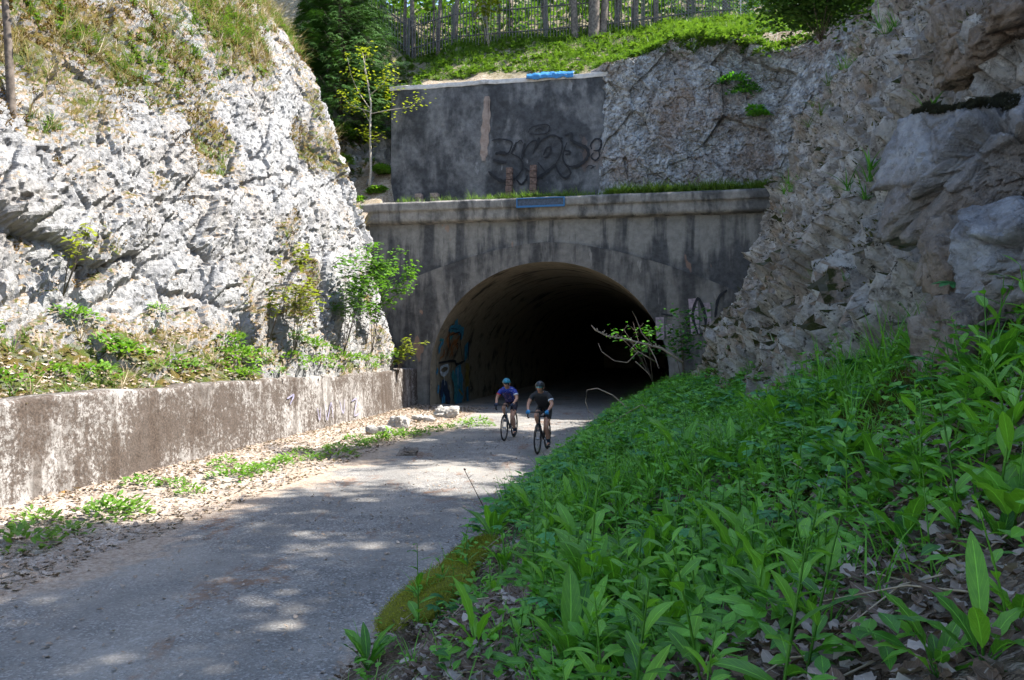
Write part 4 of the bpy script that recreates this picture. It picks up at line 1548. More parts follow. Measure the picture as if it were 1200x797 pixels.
# low growth nobody could count
pts = []
sc_, pr_i = [], []
sp_ = np.array(bank_spots(5200, 2.4, 14, .1, None, dens_herb, 7))
g1 = stamp(smaP + [p_small(.14, 7, .07) for _ in range(3)], sp_, RNG.uniform(.6, 1.5, len(sp_)), RNG.uniform(0, 6.28, len(sp_)))
sp2 = np.array(bank_spots(8500, 8, 30, .05, None, dens_edge, 8))
half = RNG.random(len(sp2)) < .6
g2 = stamp([p_small(.2, 9, .10) for _ in range(4)] + [p_nettle(.3, 5, .09) for _ in range(4)], sp2[half], RNG.uniform(.5, 1.6, half.sum()), RNG.uniform(0, 6.28, half.sum()))
sp2 = sp2[~half]
gb = stamp([p_palm(.25, 4, .13) for _ in range(4)] + [p_small(.2, 9, .11) for _ in range(2)], sp2, RNG.uniform(.5, 1.4, len(sp2)), RNG.uniform(0, 6.28, len(sp2)))
tag(link('undergrowth', pmesh('undergrowth', gb, M['lf_blue'])), 'bluish lobed leaves of the thick growth on the bank', 'undergrowth', None, 'stuff')
o = link('undergrowth', pmesh('undergrowth', merge([g1, g2]), M['lf_herb']))
tag(o, 'low small-leaved undergrowth covering the bank', 'undergrowth', None, 'stuff')
sp3 = np.array(bank_spots(5500, 6, 30, .1, None, dens_edge, 9))
g3 = stamp([p_grass(U(.3, .55), 10, .010, .5) for _ in range(5)], sp3, RNG.uniform(.6, 1.3, len(sp3)), RNG.uniform(0, 6.28, len(sp3)))
sp4 = np.array(bank_spots(900, 2.3, 7, .1, None, dens_herb, 10))
g4 = stamp([p_grass(U(.15, .32), 5, .006, .5) for _ in range(5)], sp4, RNG.uniform(.6, 1.3, len(sp4)), RNG.uniform(0, 6.28, len(sp4)))
o = link('bank_grass', pmesh('bank_grass', merge([g3, g4]), M['lf_deep']))
tag(o, 'green grass blades growing all over the bank', 'grass', None, 'stuff')


# dead leaves and twigs on the bank and the verge
def dead_leaf():
    a = leaf(.085, .055, 5, .45, U(-1.0, 1.4), U(-.5, .7), .7, wav=.12)
    return xf(a, 0, U(-.3, .5), (0, 0, .01), U(-.5, .5))


dl = [dead_leaf() for _ in range(9)]
sp5 = np.array(bank_spots(5200, 1.9, 9, .02, None, None, 12))
sp5[:, 2] += RNG.uniform(0, .035, len(sp5))
nearc = np.array(bank_spots(5000, 1.5, 4.6, .8, None, None, 13))
nearc[:, 2] += RNG.uniform(.005, .04, len(nearc))
sp5 = np.vstack([sp5, nearc])
g5 = stamp(dl, sp5, RNG.uniform(.4, 1.0, len(sp5)), RNG.uniform(0, 6.28, len(sp5)), RNG.normal(size=(len(sp5), 2)) * .4, 1.6)
o = link('leaf_litter', pmesh('leaf_litter', g5, M['lf_dead']))
tag(o, 'curled grey and brown dead leaves lying on the bank', 'dead leaves', None, 'stuff')
n = 9000
y = RNG.uniform(5, 31, n)
t = RNG.random(n) ** 1.3 * 2.75
x = wallX(y) + .05 + t
z = np.array([verge_z(a, b) for a, b in zip(x, y)]) + RNG.uniform(.0, .03, n)
g6 = stamp(dl, np.stack([x, y, z], -1), RNG.uniform(.5, 1.3, n), RNG.uniform(0, 6.28, n), RNG.normal(size=(n, 2)) * .3, 1.6)
# a thin scatter over the asphalt too
n = 1700
y = RNG.uniform(5, 26, n)
x = edgeX(y) - RNG.random(n) ** 1.6 * 3.6
g7 = stamp(dl, np.stack([x, y, 0 * x + .03], -1), RNG.uniform(.25, .7, n), RNG.uniform(0, 6.28, n), None, 1.6)
o = link('leaf_litter', pmesh('leaf_litter', merge([g6, g7]), M['lf_pale']))
tag(o, 'pale dead leaves strewn over the verge and road', 'dead leaves', None, 'stuff')
ps = []
for (x, y, z) in bank_spots(420, 1.9, 8, .0, None, None, 14):
    a = U(0, 6.28)
    L = U(.08, .5)
    ps.append(stalk([(x, y, z + .015), (x + math.cos(a) * L * .5, y + math.sin(a) * L * .5, bz(x + math.cos(a) * L * .5, y + math.sin(a) * L * .5) + U(.02, .07)), (x + math.cos(a + .2) * L, y + math.sin(a + .2) * L, bz(x + math.cos(a) * L, y + math.sin(a) * L) + .02)], [.004, .003, .0015], 4))
o = link('twig_litter', pmesh('twig_litter', merge(ps), M['lf_straw']))
tag(o, 'dry twigs and straws lying on the bank', 'twigs', None, 'stuff')


yy = RNG.uniform(3.2, 9, 60000)
xx = RNG.uniform(0, 4.2, 60000)
zz_ = bank_z(xx, yy)
px_, py_ = CX + xx / yy * F_PX, HY - (zz_ - CAMZ) / yy * F_PX
Pm = np.stack([xx, yy, zz_], -1)
k = np.where((px_ > 880) & (px_ < 1230) & (py_ < 590) & (fbm(Pm * 1.3, 3, 15) > -.12))[0][:14000]
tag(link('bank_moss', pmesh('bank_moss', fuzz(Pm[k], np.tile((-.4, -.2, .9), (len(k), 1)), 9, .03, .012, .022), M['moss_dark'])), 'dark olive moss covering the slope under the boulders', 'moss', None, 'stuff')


# single plants one could point to
def solo(name, pc, mat, loc, label, cat, rz=0, s=1.0):
    o = link(name, pmesh(name, pc, mat))
    o.location = loc
    o.rotation_euler = (0, 0, rz)
    o.scale = (s, s, s)
    tag(o, label, cat)
    return o


x, y, z = on_bank(432, 786)
solo('rosette_plant', p_dock(.27, 12, False, .22), M['lf_dock'], (x, y, max(z, .02)), 'lone rosette of lance-shaped leaves at the bottom edge between asphalt and moss', 'plant', .5)
x, y = at(1160, 3.7)
solo('dock_plant', p_dock(.55, 11, True, .36), M['lf_dock'], (x, y, bz(x, y)), 'largest broad-leaved dock plant at the right edge below the boulders', 'plant', 1.9, .58)
x, y = at(1185, 2.35)
solo('dock_plant', p_dock(.40, 7, False, .42), M['lf_dock'], (x, y, bz(x, y)), 'dark broad-leaved dock plant in the bottom right corner', 'plant', 2.1, .55)
x, y = at(905, 2.75)
solo('dock_plant', p_dock(.24, 7, False, .30), M['lf_dock'], (x, y, bz(x, y)), 'small dock plant with upright oval leaves at the bottom edge among the litter', 'plant', .3, 1.0)
x, y = at(690, 3.7)
solo('tall_dock_plant', p_dock(.36, 9, True, .26), M['lf_dock'], (x, y, bz(x, y)), 'tall upright dock plant with a pale stem at the bottom centre of the bank', 'plant', .3, 1.0)
for px, Y, hh, lab in ((1150, 3.6, .62, 'tall arching grass tuft in front of the boulders at the right edge'), (1000, 5.2, .4, 'arching grass tuft on the dark moss left of the large dock')):
    x, y = at(px, Y)
    solo('grass_tuft', p_grass(hh, 14, .012, .35), M['lf_deep'], (x, y, bz(x, y)), lab, 'grass')
# bud on a bare stalk by the road
x, y, z = on_bank(572, 604)
tx, tz_ = (545 - 572) / F_PX * y, (604 - 552) / F_PX * y
pc = merge([stalk([(0, 0, 0), (tx * .5, 0, tz_ * .5), (tx, 0, tz_)], [.008, .006, .005]), xf(leaf(.05, .04, 3), 0, 1.2, (tx, 0, tz_)), xf(leaf(.05, .04, 3), 2, 1.0, (tx, 0, tz_)), xf(leaf(.05, .04, 3), 4, 1.0, (tx, 0, tz_)),
            xf(leaf(.11, .03, 3), .3, .9, (tx * .85, 0, tz_ * .82)), xf(leaf(.11, .03, 3), 3.2, .4, (tx * .85, 0, tz_ * .82))])
solo('flower_stalk', pc, leaf_mat('purplish_stalk', (.06, .025, .02), (.07, .06, .03), 1.2, .1), (x, y, z), 'lone dark flower stalk with a closed bud leaning over the road', 'plant')
# dead straws
for (a, b, c, r, lab) in (((560, 668, 7.0), (660, 667, 6.4), (760, 667, 5.6), .004, 'long straight dead straw lying level across the bank edge'),
                          ((505, 700, 6.9), (560, 655, 7.2), (640, 585, 7.6), .005, 'long dead straw slanting up from the moss into the herbs'),
                          ((885, 745, 3.0), (1000, 690, 3.2), (1190, 655, 3.2), .006, 'long dry stem lying across the litter at bottom right'),
                          ((990, 640, 4.1), (960, 590, 4.4), (925, 540, 4.7), .004, 'thin dry stalk leaning among the herbs in mid bank')):
    P = [np.array(at(p[0], p[2], p[1])) for p in (a, b, c)]
    P = [np.array((p[0], p[1], max(p[2], bz(p[0], p[1]) + .03))) for p in P]
    mb = MB().tube(P, [r, r, r * .5], 5)
    tag(mb.build('dry_stalk', M['twig'], None, True), lab, 'dead stem')
# bent dead reed in front of the tunnel
P = [np.array(at(px, 16.6, py)) for px, py in ((745, 494), (735, 478), (718, 463), (700, 455), (688, 457), (686, 470), (690, 484))]
mb = MB().tube(P, [.012, .012, .012, .011, .01, .009, .006], 6)
P = [np.array(at(px, 16.4, py)) for px, py in ((745, 500), (720, 490), (700, 488), (690, 482))]
mb.tube(P, [.01, .008, .006, .004], 5)
tag(mb.build('bent_reed', M['twig'], None, True), 'pale dead reed bent into a hoop beside the right side of the tunnel mouth', 'dead stem')
P = [np.array(at(px, 15.2, py)) for px, py in ((700, 505), (728, 488), (752, 474), (775, 492), (795, 515))]
tag(MB().tube(P, [.006, .008, .009, .008, .006], 5).build('bent_reed', M['twig'], None, True), 'straw folded into a peak above the grass of the far bank', 'dead stem')
# bare branch reaching into the dark of the tunnel
P = [np.array(at(px, 19.5, py)) for px, py in ((800, 425), (775, 408), (755, 403), (730, 397), (712, 394), (698, 387), (693, 381))]
mb = MB().tube(P, [.03, .028, .025, .022, .02, .018, .008], 7)
for pts in (((765, 405), (752, 390), (745, 372), (741, 365)), ((770, 425), (748, 412), (735, 425), (720, 423), (705, 412), (701, 402)), ((745, 424), (756, 434), (762, 440)), ((748, 400), (738, 410)), ((760, 405), (768, 420), (772, 432))):
    mb.tube([np.array(at(px, 19.3 + U(-.3, .3), py)) for px, py in pts], np.linspace(.016, .005, len(pts)), 5)
for k in range(16):
    t = U(.2, 1)
    i = int(t * 5)
    p = P[i] + (P[i + 1] - P[i]) * (t * 5 - i)
    mb.tube([p, p + np.array((U(-.05, .05), U(-.05, .05), U(.03, .09)))], [.011, .016], 5)
tag(mb.build('bare_branch', M['twig'], None, True), 'leafless budding branch reaching across the dark tunnel mouth', 'branch')


def shrub(name, loc, h, spread, nst, nl, L, mats, label, cat='shrub', lean=(0, 0), wood='bark', up=.9, thick=.012):
    """several thin stems, twigs and a loose cloud of leaves"""
    root = empty(name, loc)
    tag(root, label, cat)
    mb = MB()
    tips = []
    for i in range(nst):
        a = U(0, 6.28)
        e = np.array((math.cos(a) * spread * U(.2, 1) + lean[0], math.sin(a) * spread * U(.2, .9) + lean[1], h * U(.65, 1)))
        m = e * .5 + np.array((U(-.1, .1), U(-.1, .1), h * .06))
        mb.tube([(0, 0, 0), m, e], [thick, thick * .7, thick * .3], 5)
        for k in range(5):
            t = U(.35, 1)
            p = m * (1 - abs(2 * t - 1)) * 1.0 + e * max(0, 2 * t - 1) if t > .5 else m * 2 * t
            q = p + np.array((U(-.5, .5) * spread, U(-.5, .5) * spread, U(.0, .3) * h * .6))
            mb.tube([p, q], [thick * .4, thick * .15], 4)
            tips += [p, q, (p + q) / 2]
    mb.build('stem', M[wood], root, True)
    tips = np.array(tips)
    ls = [leaf(L, L * .62, 3, .42, .5, .2, .75) for _ in range(3)]
    ls = [xf(l, 0, U(-.3, .5), (0, 0, 0), U(-.4, .4)) for l in ls]
    pos = tips[RNG.integers(0, len(tips), nl)] + RNG.normal(size=(nl, 3)) * np.array((.13, .13, .10)) * spread
    g = stamp(ls, pos, RNG.uniform(.6, 1.3, nl), RNG.uniform(0, 6.28, nl), None, .9)
    link('foliage', pmesh('foliage', g, mats), root)
    return root


def onV(Vd, px, py, Y0, Y1, rowsel=None):
    """nearest vertex of a relief to a sight line"""
    y = Vd[:, 1]
    k = np.where((y > Y0) & (y < Y1))[0]
    d = (CX + Vd[k, 0] / y[k] * F_PX - px) ** 2 + (HY - (Vd[k, 2] - CAMZ) / y[k] * F_PX - py) ** 2
    return Vd[k[np.argmin(d + y[k] * .5)]]


# saplings on the ledge of the left wall
for (px, py, Y, h, sp_, ns, nl, mt, lab) in (
        (398, 412, 24.5, 3.4, .9, 5, 520, 'lf_bright', 'leafy sapling on the wall ledge just left of the tunnel portal'),
        (432, 412, 27.2, 3.9, 1.0, 5, 420, 'lf_bright', 'tallest sapling on the wall ledge, its twigs reaching over the dark portal flank'),
        (340, 415, 20.5, 2.3, .7, 4, 160, 'lf_young', 'thin bent sapling with yellowish leaves on the wall ledge'),
        (308, 405, 19.0, 2.6, .5, 3, 90, 'lf_young', 'sparse twiggy sapling against the bright rock above the wall'),
        (484, 440, 28.9, 1.3, .5, 4, 110, 'lf_young', 'small yellow-leaved shrub at the corner where wall meets portal'),
        (70, 345, 13.0, 1.6, .5, 3, 30, 'lf_young', 'nearly leafless slanting twigs on the rubble above the left end of the wall')):
    v = onV(VLd, px, py, Y - 4, min(Y + 2.5, 29.5))
    x, y, z = v[0] + .12, v[1] - .1, v[2] - .05
    nl *= 2
    shrub('sapling', (x, y, z), h, sp_, ns, nl, .16, M[mt], lab, 'sapling', (.6, -.2), 'bark')
# shrub to the right of the tunnel mouth
x, y, z = on_bank(800, 405)
x, y = at(802, 24)
shrub('leafy_shrub', (x, y, bz(x, y)), 2.6, 1.3, 6, 420, .17, M['lf_herb'], 'dark leafy shrub half covering the painted wall right of the tunnel mouth', 'shrub', (-.4, 0))
x, y = at(765, 24.5)
shrub('leafy_shrub', (x, y, bz(x, y) + .6), 2.1, .8, 4, 110, .16, M['lf_herb'], 'thin shrub hanging before the right curve of the tunnel arch', 'shrub', (-.5, 0))
# the bare young tree on the left end of the cornice
xc = loc2w(-7.0, .9, 7.95)
yt = empty('young_tree', tuple(xc))
tag(yt, 'slender pale young tree with few yellow leaves on the left end of the ledge', 'tree')
mb = MB()
Yt = xc[1]
px3 = lambda px, py, dy=0: np.array(at(px, Yt + dy, py)) - xc
mb.tube([px3(431, 236), px3(434, 200), px3(433, 150), px3(434, 120), px3(430, 95), px3(424, 60)], [.055, .05, .042, .035, .025, .008], 8)
tipsT = []
for pts in (((434, 128), (418, 105), (410, 85), (406, 65)), ((433, 130), (410, 122), (400, 110)), ((434, 132), (455, 128), (480, 124), (492, 115)), ((432, 100), (426, 80), (428, 60)), ((434, 145), (425, 128), (412, 120)), ((433, 110), (447, 98), (456, 84))):
    q = [px3(a, b, U(-.3, .3) * i) for i, (a, b) in enumerate(pts)]
    mb.tube(q, np.linspace(.025, .006, len(q)), 6)
    tipsT += q[1:]
mb.build('trunk', M['bark_pale'], yt, True)
tipsT += [px3(424, 60), px3(430, 90), px3(433, 165), px3(440, 160), px3(428, 155), px3(450, 90), px3(462, 95), px3(455, 110)]
tipsT = np.array(tipsT)
ls = [xf(leaf(.16, .10, 3, .42, .5, .2, .75), 0, U(-.3, .4)) for _ in range(3)]
nl = 620
g = stamp(ls, tipsT[RNG.integers(0, len(tipsT), nl)] + RNG.normal(size=(nl, 3)) * .17, RNG.uniform(.5, 1.2, nl), RNG.uniform(0, 6.28, nl), None, .9)
link('crown', pmesh('crown', g, M['lf_young']), yt)

# ---------------- weeds along the wall foot and on its ledge, each clump its own
clP, clM = protos(lambda: p_clump(U(.2, .28), 90, .085), M['lf_bright'], 5, 'weed_clump')
foot = [(45, 615, .6), (150, 595, .8), (165, 570, .6), (205, 568, .9), (225, 575, .6), (120, 605, .5), (270, 558, 1.0), (290, 552, 1.1), (310, 548, .8), (325, 542, .9), (340, 538, .7), (262, 545, .6), (355, 528, .9), (368, 534, .6), (390, 522, .8), (398, 530, .6), (415, 512, .9), (420, 520, .9), (432, 515, .9), (445, 512, .9), (460, 509, .9), (478, 507, 1.0), (492, 505, 1.0), (508, 500, 1.1), (525, 497, 1.1), (543, 494, 1.1), (560, 491, 1.0), (570, 494, .7), (85, 622, .5), (30, 638, .5), (140, 600, .7)]
spots = []
for (px, py, s_) in foot:
    x, y = on_ground(px, py + 6)
    x = max(x, float(wallX(y)) + .12)
    spots.append((x, y, verge_z(x, y)))
place(clM, 'weed_clump', spots, lambda x, y, z, i: (('sunny green weed clump at the foot of the far wall end' if y > 18 else 'sunny green weed clump at the foot of the near wall'),) * 2, 'weed', None, (.85, 1.5), .1)
led = [(8, 450, 1), (100, 437, 1.2), (118, 440, .8), (140, 412, .9), (150, 418, .9), (185, 432, 1.2), (200, 428, .9), (62, 440, .6), (255, 428, 1.1), (268, 420, 1.0), (280, 425, .9), (300, 418, .8), (225, 435, .5), (340, 425, 1.1), (355, 428, 1.1), (370, 427, 1.1), (385, 425, 1.0), (400, 423, 1.2), (415, 424, 1.2), (430, 422, 1.2), (445, 421, 1.2), (458, 419, 1.2), (470, 419, 1.1), (275, 398, .8), (350, 405, .8), (365, 410, .9), (95, 375, .6), (185, 365, .7), (80, 368, .6), (130, 405, .6), (265, 405, .6), (390, 412, .8), (350, 395, .7)]
spots = []
for (px, py, s_) in led:
    v = onV(VLd, px, py, 9, 29)
    spots.append(tuple(v))
for y in np.arange(17.5, 29, .55):
    y += U(-.2, .2)
    x = float(wallX(y)) - U(.25, .7)
    spots.append((x, y, 1.66))
place(clM, 'weed_clump', spots, lambda x, y, z, i: (('bright weed clump on the wall ledge near the saplings' if y > 18 else 'bright weed clump on the rubble above the near wall'),) * 2, 'weed', None, (.95, 1.8), .2)
# tufts on the left cliff: dead straw and fresh grass where earth has gathered
upn = NLd[:, 2]
# fold growth into the places where the cliff is earthy
kk = np.where((vegL > .45) & (upn > .25) & (VLd[:, 2] > 1.5) & (VLd[:, 1] < 32))[0]
wt = .25 + vegz[kk] ; k1 = RNG.choice(kk, 5500, p=wt / wt.sum())
strawP = [p_grass(U(.35, .6), 14, .010, .9) for _ in range(4)]
g = stamp(strawP, VLd[k1], RNG.uniform(.5, 1.4, len(k1)), RNG.uniform(0, 6.28, len(k1)), np.stack([RNG.uniform(.1, .9, len(k1)), RNG.uniform(-.4, .2, len(k1))], -1) * .8)
tag(link('dead_grass', pmesh('dead_grass', g, M['lf_straw'])), 'dead straw hanging from the ledges of the left cliff', 'grass', None, 'stuff')
k2 = kk[(fbm(VLd[kk] * .6, 3, 71) > .02)]
w2 = .15 + vegz[k2] ** 2; k2 = RNG.choice(k2, 9000, p=w2 / w2.sum())
g = stamp([p_grass(U(.2, .4), 12, .012, .8) for _ in range(4)] + [p_small(.15, 10, .08) for _ in range(2)], VLd[k2], RNG.uniform(.5, 1.4, len(k2)), RNG.uniform(0, 6.28, len(k2)))
tag(link('cliff_grass', pmesh('cliff_grass', g, M['lf_grass'])), 'fresh grass and weeds growing on the left cliff', 'grass', None, 'stuff')
k3 = RNG.choice(np.where((vegL > .3) & (upn > .2) & (VLd[:, 2] < 4) & (VLd[:, 1] < 29))[0], 2600)
g = stamp(dl, VLd[k3] + np.array((0, 0, .02)), RNG.uniform(.6, 1.4, len(k3)), RNG.uniform(0, 6.28, len(k3)), RNG.normal(size=(len(k3), 2)) * .3, 1.5)
tag(link('leaf_litter', pmesh('leaf_litter', g, M['lf_pale'])), 'dead leaves caught on the rubble above the wall', 'dead leaves', None, 'stuff')
def scatter_moss(Vd, Nd, k, n, mat, nm, lab, L=.05):
    ii = RNG.choice(k, n)
    tag(link(nm, pmesh(nm, fuzz(Vd[ii], Nd[ii], 6, L, L * .45, .03), mat)), lab, 'moss', None, 'stuff')


kk = np.where((NRd[:, 2] > .30) & (fbm(VRd * 1.3, 4, 77) + .5 * NRd[:, 2] > .34) & (VRd[:, 1] > 3.5) & (VRd[:, 1] < 26))[0]
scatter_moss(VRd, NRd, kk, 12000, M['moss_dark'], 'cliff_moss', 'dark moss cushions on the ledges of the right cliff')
kk = np.where((fbm(VLd * .9, 4, 78) + .55 * (vegL - .5) > .16) & (NLd[:, 2] > .1) & (VLd[:, 1] < 31) & (VLd[:, 2] > 2.5))[0]
scatter_moss(VLd, NLd, kk, 14000, leaf_mat('rusty_brown_moss', (.06, .035, .010), (.21, .125, .03), 1.1, .15, .9), 'cliff_moss', 'rust-brown moss in patches over the left cliff', .07)
# right cliff: grass on the ledges
kk = np.where((vegR > .35) & (fbm(VRd * .8, 3, 66) > .05) & (NRd[:, 2] > .25) & (VRd[:, 1] > 4) & (VRd[:, 2] > 2.2))[0]
k1 = RNG.choice(kk, 1500)
g = stamp([p_grass(U(.2, .4), 10, .010, .8) for _ in range(4)] + [p_small(.12, 9, .07) for _ in range(3)], VRd[k1], RNG.uniform(.6, 1.5, len(k1)), RNG.uniform(0, 6.28, len(k1)))
tag(link('cliff_grass', pmesh('cliff_grass', g, M['lf_deep'])), 'grass and small herbs on the ledges of the right cliff', 'grass', None, 'stuff')
for (px, py, Y0, Y1, lab) in ((1015, 195, 8, 14, 'grass tuft on a ledge left of the largest boulder'), (1040, 30, 9, 15, 'long grass tuft hanging near the top of the right cliff'), (1000, 80, 9, 18, 'grass tuft on the upper right cliff beside the dark rock face')):
    v = onV(VRd, px, py, Y0, Y1)
    solo('grass_tuft', merge([xf(p_grass(.45, 16, .012, .9), 0, 0, (U(-.25, .25), U(-.2, .2), U(-.1, .1))) for _ in range(5)]), M['lf_deep'], tuple(v), lab, 'grass')
for i, (px, py, Y0, Y1, lab) in enumerate(((985, 100, 12, 24, 'grass tuft on the slanting edge of the right cliff, second from its top'), (962, 140, 12, 24, 'grass tuft midway down the slanting edge of the right cliff'), (1012, 60, 10, 22, 'grass tuft at the top of the slanting edge of the right cliff'),
                                          (972, 215, 10, 20, 'grass tuft left of and below the ledge tuft beside the largest boulder'), (935, 215, 14, 24, 'grass tuft where the right cliff meets the cornice end'), (1030, 210, 7, 13, 'grass tuft directly left of the largest boulder'), (985, 330, 7, 15, 'olive weed tuft low on the right cliff'))):
    v = onV(VRd, px, py, Y0, Y1)
    solo('grass_tuft', merge([xf(p_grass(.42, 14, .013, .95), 0, 0, (U(-.3, .3), U(-.3, .3), U(-.2, .2))) for _ in range(6)]), M['lf_grass' if i < 4 else 'lf_deep'], tuple(v), lab, 'grass')
for (px, py, r, lab) in ((880, 42, .8, 'sunlit bush on the crest of the rock face, left of two others'), (906, 50, .8, 'sunlit bush on the crest of the rock face between two others'), (930, 45, .9, 'bush on the crest of the rock face next to the dark evergreen shrub')):
    u_, z_ = pix_plane(px, py, 1.9)
    solo('bush', merge([xf(p_clump(r * .6, 120, .16), U(0, 6), 0, (U(-.6, .6) * r, U(-.3, .3) * r, U(-.3, .2) * r)) for _ in range(6)]), M['lf_grass'], tuple(loc2w(u_, 1.9, z_ - .5)), lab, 'bush')
spots = []
for u_ in np.arange(2.6, 9.4, .42):
    k = np.argmin(np.abs(LF[:, 0] - u_) * 3 + np.abs(LF[:, 2] - (np.interp(u_, [2, 5, 7, 9], [14.1, 14.8, 14.3, 13.9]) - U(.0, .9))))
    spots.append(tuple(WF[k] + np.array((0, -.05, -.05))))
bsP, bsM = protos(lambda: p_clump(U(.3, .45), 130, .13), M['lf_grass'], 4, 'crest_bush')
place(bsM, 'crest_bush', spots, 'low green bush spilling over the crest of the rock face', 'bush', 'bushes along the rock face crest', (.8, 1.5), .2)
# bushes on the rock face beside the upper wall
for (px, py, r, lab) in ((868, 105, .9, 'round green bush clinging to the streaked rock face'), (950, 152, .5, 'small green bush low on the rock face by the right cliff'), (893, 130, .5, 'small bush just below the round one on the rock face')):
    k = np.argmin((CX + WF[:, 0] / WF[:, 1] * F_PX - px) ** 2 + (HY - (WF[:, 2] - CAMZ) / WF[:, 1] * F_PX - py) ** 2)
    solo('bush', merge([xf(p_clump(r * .55, 130, .15), U(0, 6), 0, (U(-.5, .5) * r, U(-.25, .1) * r, U(-.45, .3) * r)) for _ in range(6)]), M['lf_herb'], tuple(WF[k]), lab, 'bush')

# ledge of the cornice: a strip of grass
n = 900
u = np.concatenate([RNG.normal(-.4, 1.4, 380), RNG.uniform(-7, 8.8, 300), RNG.uniform(2.2, 9, 1200)])
w_ = RNG.uniform(-.3, 1.2, len(u))
pos = loc2w(u, w_, 8.0)
g = stamp([p_grass(U(.25, .45), 12, .014, .6) for _ in range(5)], pos, RNG.uniform(.5, 1.15, len(u)) * np.where(u > 2.2, 1.35, 1), RNG.uniform(0, 6.28, len(u)))
tag(link('ledge_grass', pmesh('ledge_grass', g, M['lf_grass'])), 'grass growing along the ledge behind the cornice', 'grass', None, 'stuff')
# grass of the hillside above
n = 9000
u = RNG.uniform(-13, 14, n)
w_ = np.where(u > 2.2, 1.9, 3.0) + RNG.random(n) * 10
kp = (hill_z(u, w_) > 0) & ((w_ > 3.8 + fbm(np.stack([u * .5, u * 0, u * 0], -1), 3, 5) * 1.0) | (u > 2.2) | (u < -6))
u, w_ = u[kp], w_[kp]
pos = loc2w(u, w_, hill_z(u, w_) - .05)
pos[:, 2] += fbm(pos * np.array((.8, .8, .8)), 4, 66) * .28 * smooth(1.9, 3.2, w_)
g = stamp([p_grass(U(.3, .5), 9, .022, .8) for _ in range(4)] + [p_small(.22, 9, .15) for _ in range(3)], pos, RNG.uniform(.6, 1.4, len(u)), RNG.uniform(0, 6.28, len(u)))
tag(link('hill_grass', pmesh('hill_grass', g, M['lf_grass'])), 'bright grass and herbs on the slope above the portal', 'grass', None, 'stuff')
# fringe over the rock face crest
kf = np.where((LF[:, 2] > 12.7) & (vegF > .45))[0]
k1 = RNG.choice(kf, 1100)
g = stamp([p_grass(U(.3, .5), 9, .02, .9) for _ in range(4)] + [p_small(.22, 10, .14) for _ in range(3)], WF[k1], RNG.uniform(.6, 1.3, len(k1)), RNG.uniform(0, 6.28, len(k1)))
tag(link('crest_grass', pmesh('crest_grass', g, M['lf_grass'])), 'grass hanging over the crest of the rock face', 'grass', None, 'stuff')
# gully growth
k1 = RNG.choice(np.where(vegG > .45)[0], 1200)
g = stamp([p_small(.25, 10, .15) for _ in range(4)] + [p_grass(.4, 9, .016, .8) for _ in range(3)], WG[k1], RNG.uniform(.5, 1.2, len(k1)), RNG.uniform(0, 6.28, len(k1)))
tag(link('gully_growth', pmesh('gully_growth', g, M['lf_grass'])), 'leafy growth in the gully left of the upper wall', 'undergrowth', None, 'stuff')
for (px, py, u, w_, r, lab) in ((393, 150, -8.2, 2.4, .8, 'broad-leaved bright bush at the top of the gully below the conifer'), (398, 185, -7.8, 1.6, .6, 'bright low bush in the middle of the gully'), (440, 222, -6.95, .9, .45, 'low bright bush at the foot of the young tree on the ledge'), (418, 232, -7.3, .7, .5, 'bright bush hanging at the left end of the cornice'), (447, 195, -7.0, 1.6, .45, 'small bush in the corner left of the upper wall'), (445, 112, -6.6, 4.2, .7, 'light green bush on the crest left of the upper wall')):
    x = loc2w(u, w_, 0)
    solo('bush', merge([xf(p_clump(r * .55, 90, .2), U(0, 6), 0, (U(-.5, .5) * r, U(-.3, .3) * r, U(-.3, .3) * r)) for _ in range(6)]), M['lf_bright'], (at(px, x[1])[0], x[1], CAMZ + (HY - py) / F_PX * x[1] - .2), lab, 'bush')

# ================================================================== FENCES
fw = 9.3
fence = empty('picket_fence', tuple(loc2w(0, fw, 0)), -TH)
tag(fence, 'weathered wooden picket fence along the wood above the upper wall', 'fence')
u0, u1, stp_ = -13.5, 7.6, 2.4
cells = np.arange(u0, u1, stp_)
for i, ua in enumerate(cells):
    z0 = float(hill_z(ua, fw))
    mb = MB().box((ua, .07, z0 + 1.0), (.09, .09, 2.4))
    mb.build('post', M['old_wood'], fence)
    ub = min(ua + stp_, u1)
    z1 = float(hill_z(ub, fw))
    mb = MB()
    for q in np.arange(ua + .08, ub, .16):
        z = z0 + (z1 - z0) * (q - ua) / stp_
        hh = 2.15 + U(-.08, .08)
        mb.box((q, -.01, z + hh / 2 + .02), (.042, .025, hh), 0)
    mb.build('picket_panel', M['old_wood'], fence)
    mb = MB()
    for dz in (.55, 1.7):
        mb.tube([(ua, .035, z0 + dz), (ub, .035, z1 + dz)], .035, 6)
    mb.build('rail', M['old_wood'], fence)
# wire netting further right
net = empty('wire_fence', tuple(loc2w(0, 9.6, 0)), -TH)
tag(net, 'diamond wire netting fence right of the picket fence at the top edge', 'fence')
for ua in np.arange(7.9, 18, 2.6):
    MB().tube([(ua, .05, float(hill_z(ua, 9.6)) - .3), (ua, .05, float(hill_z(ua, 9.6)) + 2.1)], .035, 6).build('post', M['wire'], net)
mb = MB()
zb0 = float(hill_z(9, 9.6))
for q in np.arange(5.6, 18.2, .16):
    for sg in (-1, 1):
        a, b = q, q + sg * 2.1
        pts = [(a, 0, zb0), (b, 0, zb0 + 2.1)]
        mb.tube(pts, .008, 3, cap=False)
mb.build('netting', M['wire'], net)


